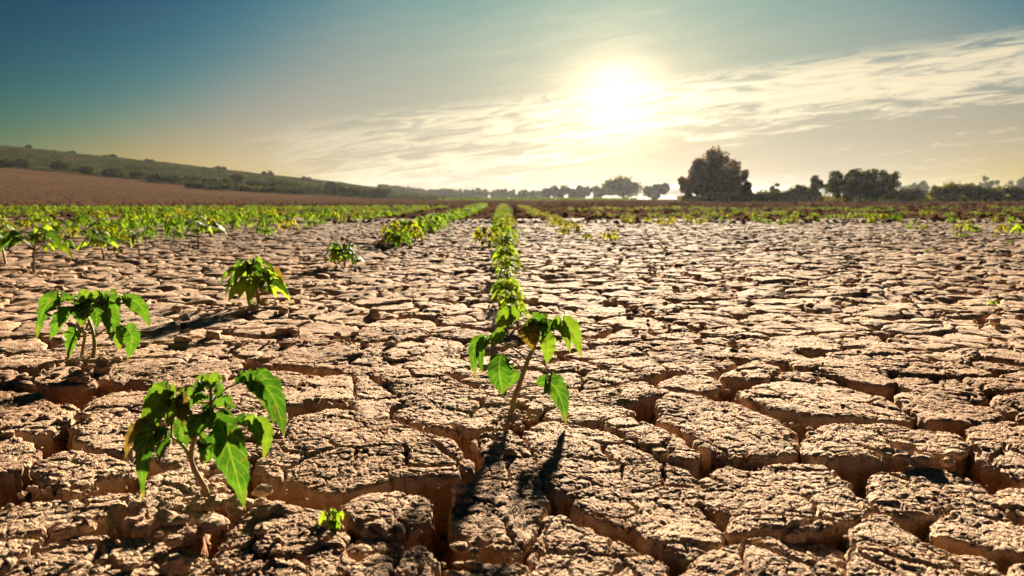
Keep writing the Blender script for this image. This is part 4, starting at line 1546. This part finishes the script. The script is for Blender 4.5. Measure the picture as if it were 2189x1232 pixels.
# left: single tree and shrubs along the field edge
tree("distant_tree", "single upright tree above the shrubs on the left slope", "tree", 507, 178, 369, 27, 61, M_TREE, 26, 1900, 0.4, z0f=0.05)
for k, (xc, top, wd) in enumerate(((10, 336, 30), (45, 338, 32), (130, 346, 36), (182, 353, 26), (240, 360, 40), (290, 366, 44), (335, 371, 40), (372, 376, 36), (410, 378, 30), (450, 380, 36), (478, 382, 30),
                                  (545, 384, 40), (585, 384, 44), (630, 388, 50), (690, 390, 62), (740, 398, 50), (785, 402, 50), (815, 404, 36))):
    ordn = ("first", "second", "third", "fourth", "fifth", "sixth", "seventh", "eighth", "ninth", "tenth", "eleventh", "twelfth", "thirteenth", "fourteenth", "fifteenth", "sixteenth", "seventeenth", "last")[k]
    tree("field_edge_shrub", f"{ordn} shrub from the left picture edge along the foot of the hill", "shrub", xc, 162 + (k % 3) * 4, top, wd * 1.25, 71 + k, M_TREE, 24, 1500, 0.36, group="shrubs along the foot of the left hill", z0f=0.0, flat=0.8, trunk=False, depth=4.5)
# dark low hedge that reaches into the field
for k in range(5):
    xc = 418 + k * 52
    Y = 142 + k * 4
    tree("hedge", ("left end of the low dark hedge out in the left field", "second stretch of the low dark hedge in the left field", "middle stretch of the low dark hedge in the left field", "fourth stretch of the low dark hedge in the left field", "right end of the low dark hedge in the left field")[k], "hedge", xc, Y, 393 + k * 3.4, 78, 91 + k, M_TREE, 50, 2200, 0.25, group="low dark hedge in the left field", depth=3.0, z0f=0.0, flat=0.9, trunk=False, lump=0.12)
# far tree line in the middle
rg = np.random.default_rng(9)
line_mb = MB()
for k in range(26):
    xc = 822 + k * 13.6 + rg.normal() * 3
    Y = 400 + 30 * rg.random()
    x = (xc - 1094.5) / FPX * Y
    zb = float(terrain(np.array(x), np.array(Y))) - 0.5
    top = at_depth(xc, 402 + 4 * rg.random() + (2 if k > 18 else 0), Y)[2]
    cm, _ = crown_mb(400 + k, 26 * Y / FPX, max(3, top - zb), 8, 18, 900, 0.8, 0, 0.2, 0.8)
    line_mb.add(cm.v[0] + (x, Y, zb), cm.q[0])
link("distant_wood", line_mb.mesh("distant_wood", M_TREE), kind="stuff", label="hazy far wood along the middle of the horizon")
# far blue trees on the right
for k, (xc, top, wd) in enumerate(((2112, 373, 46), (2178, 378, 40), (1960, 388, 60), (2050, 387, 60))):
    tree("distant_tree", ("tall bluish far tree near the right picture edge", "bluish far tree cut by the right picture edge", "low bluish far trees behind the hedge by the broad bush", "low bluish far tree left of the tall bluish one")[k], "tree", xc, 420, top, wd, 111 + k, M_TREE, 26, 1800, 0.8, base_z=-0.5, group="bluish far trees on the right", z0f=0.0, flat=0.8)
# grass verge and weeds beyond the field
gv = MB()
rg = np.random.default_rng(77)
for k in range(1100):
    Y = 150 + 90 * rg.random()
    xc = 1085 + 420 * (rg.random() - 0.35)
    x = (xc - 1094.5) / FPX * Y
    hh = 0.25 + 0.5 * rg.random()
    dx_ = (rg.random() - 0.5) * 0.8
    gv.add([(x - .12, Y, 0), (x + .12, Y + .1, 0), (x + dx_ + .05, Y, hh), (x + dx_ - .05, Y, hh)], [(0, 1, 2, 3)])
link("grass_verge", gv.mesh("grass_verge", M_TREEG), kind="stuff", label="strip of green grass at the far end of the field")

# rough undergrowth at the foot of the right hedge and trees
rg = np.random.default_rng(123)
n = 9000
Y = 106 + 12 * rg.random(n)
U = 1446 + 860 * rg.random(n)
X = (U - 1094.5) / FPX * Y
top_ = 0.35 + 0.75 * (0.5 + 0.5 * fbm(X * 0.3, Y * 0.0, 3, 44))
p = np.stack([X, Y, top_ * rg.random(n) ** 0.7], 1)
a = norm(rg.normal(size=(n, 3)))
b_ = norm(np.cross(a, rg.normal(size=(n, 3))))
s1 = 0.12 + 0.16 * rg.random((n, 1))
v = np.stack([p - a * s1, p + b_ * s1 * .6, p + a * s1, p - b_ * s1 * .6], 1).reshape(-1, 3)
link("undergrowth", mesh_np("undergrowth", v, np.arange(n * 4).reshape(-1, 4), None, M_TREEY), kind="stuff", label="rough dark undergrowth along the foot of the right hedge and trees")

# the hill on the left: a scrub covered slope over the terrain
hx = np.linspace(-420, -18, 160)
hy = np.concatenate([np.linspace(166, 330, 70), np.linspace(340, 520, 14)])
HX, HY = np.meshgrid(hx, hy)
HZ = terrain(HX, HY) + 0.12 + (0.35 * (fbm(HX * 0.12, HY * 0.12, 4, 55) + 0.6) + 0.5 * fbm(HX * 0.03, HY * 0.03, 3, 56)) * sstep(166, 200, HY)
idx = np.arange(HX.size).reshape(HX.shape)
quads = np.stack([idx[:-1, :-1], idx[:-1, 1:], idx[1:, 1:], idx[1:, :-1]], -1).reshape(-1, 4)
link("hill", mesh_np("hill", np.stack([HX, HY, HZ], -1).reshape(-1, 3), quads, None, M_HILL), kind="structure", label="low green scrub hill on the left")
rg = np.random.default_rng(15)
n = 30000
X = -20 - 300 * rg.random(n)
Y = 170 + 150 * rg.random(n)
Z = terrain(X, Y) + 0.12 + (0.35 * (fbm(X * 0.12, Y * 0.12, 4, 55) + 0.6) + 0.5 * fbm(X * 0.03, Y * 0.03, 3, 56)) * sstep(166, 200, Y) + 0.1
p = np.stack([X, Y, Z], 1)
a = norm(rg.normal(size=(n, 3)))
b_ = norm(np.cross(a, rg.normal(size=(n, 3))))
s1 = 0.14 + 0.24 * rg.random((n, 1))
v = np.stack([p - a * s1, p + b_ * s1 * .7, p + a * s1, p - b_ * s1 * .7], 1).reshape(-1, 3)
link("hill_scrub", mesh_np("hill_scrub", v, np.arange(n * 4).reshape(-1, 4), None, M_SCRUB), kind="stuff", label="scrub and grass covering the left hill")

for k, (xc, wd_, hh) in enumerate(((60, 26, 1.4), (150, 18, 1.0), (232, 30, 1.3), (318, 20, 1.1), (470, 26, 1.5), (575, 30, 1.7), (655, 26, 1.5))):
    Yh = 262 + 10 * (k % 3)
    xh = (xc - 1094.5) / FPX * Yh
    zt = float(terrain(np.array(xh), np.array(float(Yh)))) + 0.45
    tp = 424 - (zt + hh - CAM_H) / Yh * FPX
    tree("hilltop_bush", ("first", "second", "third", "fourth", "fifth", "sixth", "last")[k] + " small bush from the left on the hill's skyline", "bush", xc, Yh, tp, wd_, 141 + k, M_SCRUB, 16, 700, 0.4, base_z=zt - 0.3, group="bushes on the skyline of the left hill", z0f=0.0, flat=0.85, trunk=False, depth=4.0)

# far bluish ridge on the right horizon
fx = np.linspace(40, 1000, 160)
fy = np.linspace(760, 1000, 12)
FX, FY = np.meshgrid(fx, fy)
FZ = -1 + sstep(760, 860, FY) * (14 + 3.0 * fbm(FX * 0.006, FY * 0.0, 3, 12) + 1.3 * fbm(FX * 0.05, FY * 0.05, 3, 13))
idx = np.arange(FX.size).reshape(FX.shape)
quads = np.stack([idx[:-1, :-1], idx[:-1, 1:], idx[1:, 1:], idx[1:, :-1]], -1).reshape(-1, 4)
link("far_hills", mesh_np("far_hills", np.stack([FX, FY, FZ], -1).reshape(-1, 3), quads, None, M_FARH), kind="structure", label="far bluish wooded ridge on the right horizon")

# ------------------------------------------------------------------ haze
hb = bpy.data.meshes.new("haze")
x0, x1, y0, y1, z0, z1 = -1080, 1080, -40, 1080, -3.0, 21.0
hb.from_pydata([(x0, y0, z0), (x1, y0, z0), (x1, y1, z0), (x0, y1, z0), (x0, y0, z1), (x1, y0, z1), (x1, y1, z1), (x0, y1, z1)], [],
               [(0, 3, 2, 1), (4, 5, 6, 7), (0, 1, 5, 4), (1, 2, 6, 5), (2, 3, 7, 6), (3, 0, 4, 7)])
hm = bpy.data.materials.new("haze")
hm.use_nodes = True
hm.node_tree.nodes.clear()
pv = hm.node_tree.nodes.new('ShaderNodeVolumePrincipled')
pv.inputs['Color'].default_value = (0.80, 0.88, 1.0, 1)
pv.inputs['Density'].default_value = 0.000065
pv.inputs['Anisotropy'].default_value = 0.5
ho = hm.node_tree.nodes.new('ShaderNodeOutputMaterial')
hm.node_tree.links.new(pv.outputs[0], ho.inputs['Volume'])
hb.materials.append(hm)
link("haze", hb, kind="stuff", label="thin warm haze over the field")
print('done', TRIS[0], len(bpy.data.objects), round(time.time() - T0, 1))
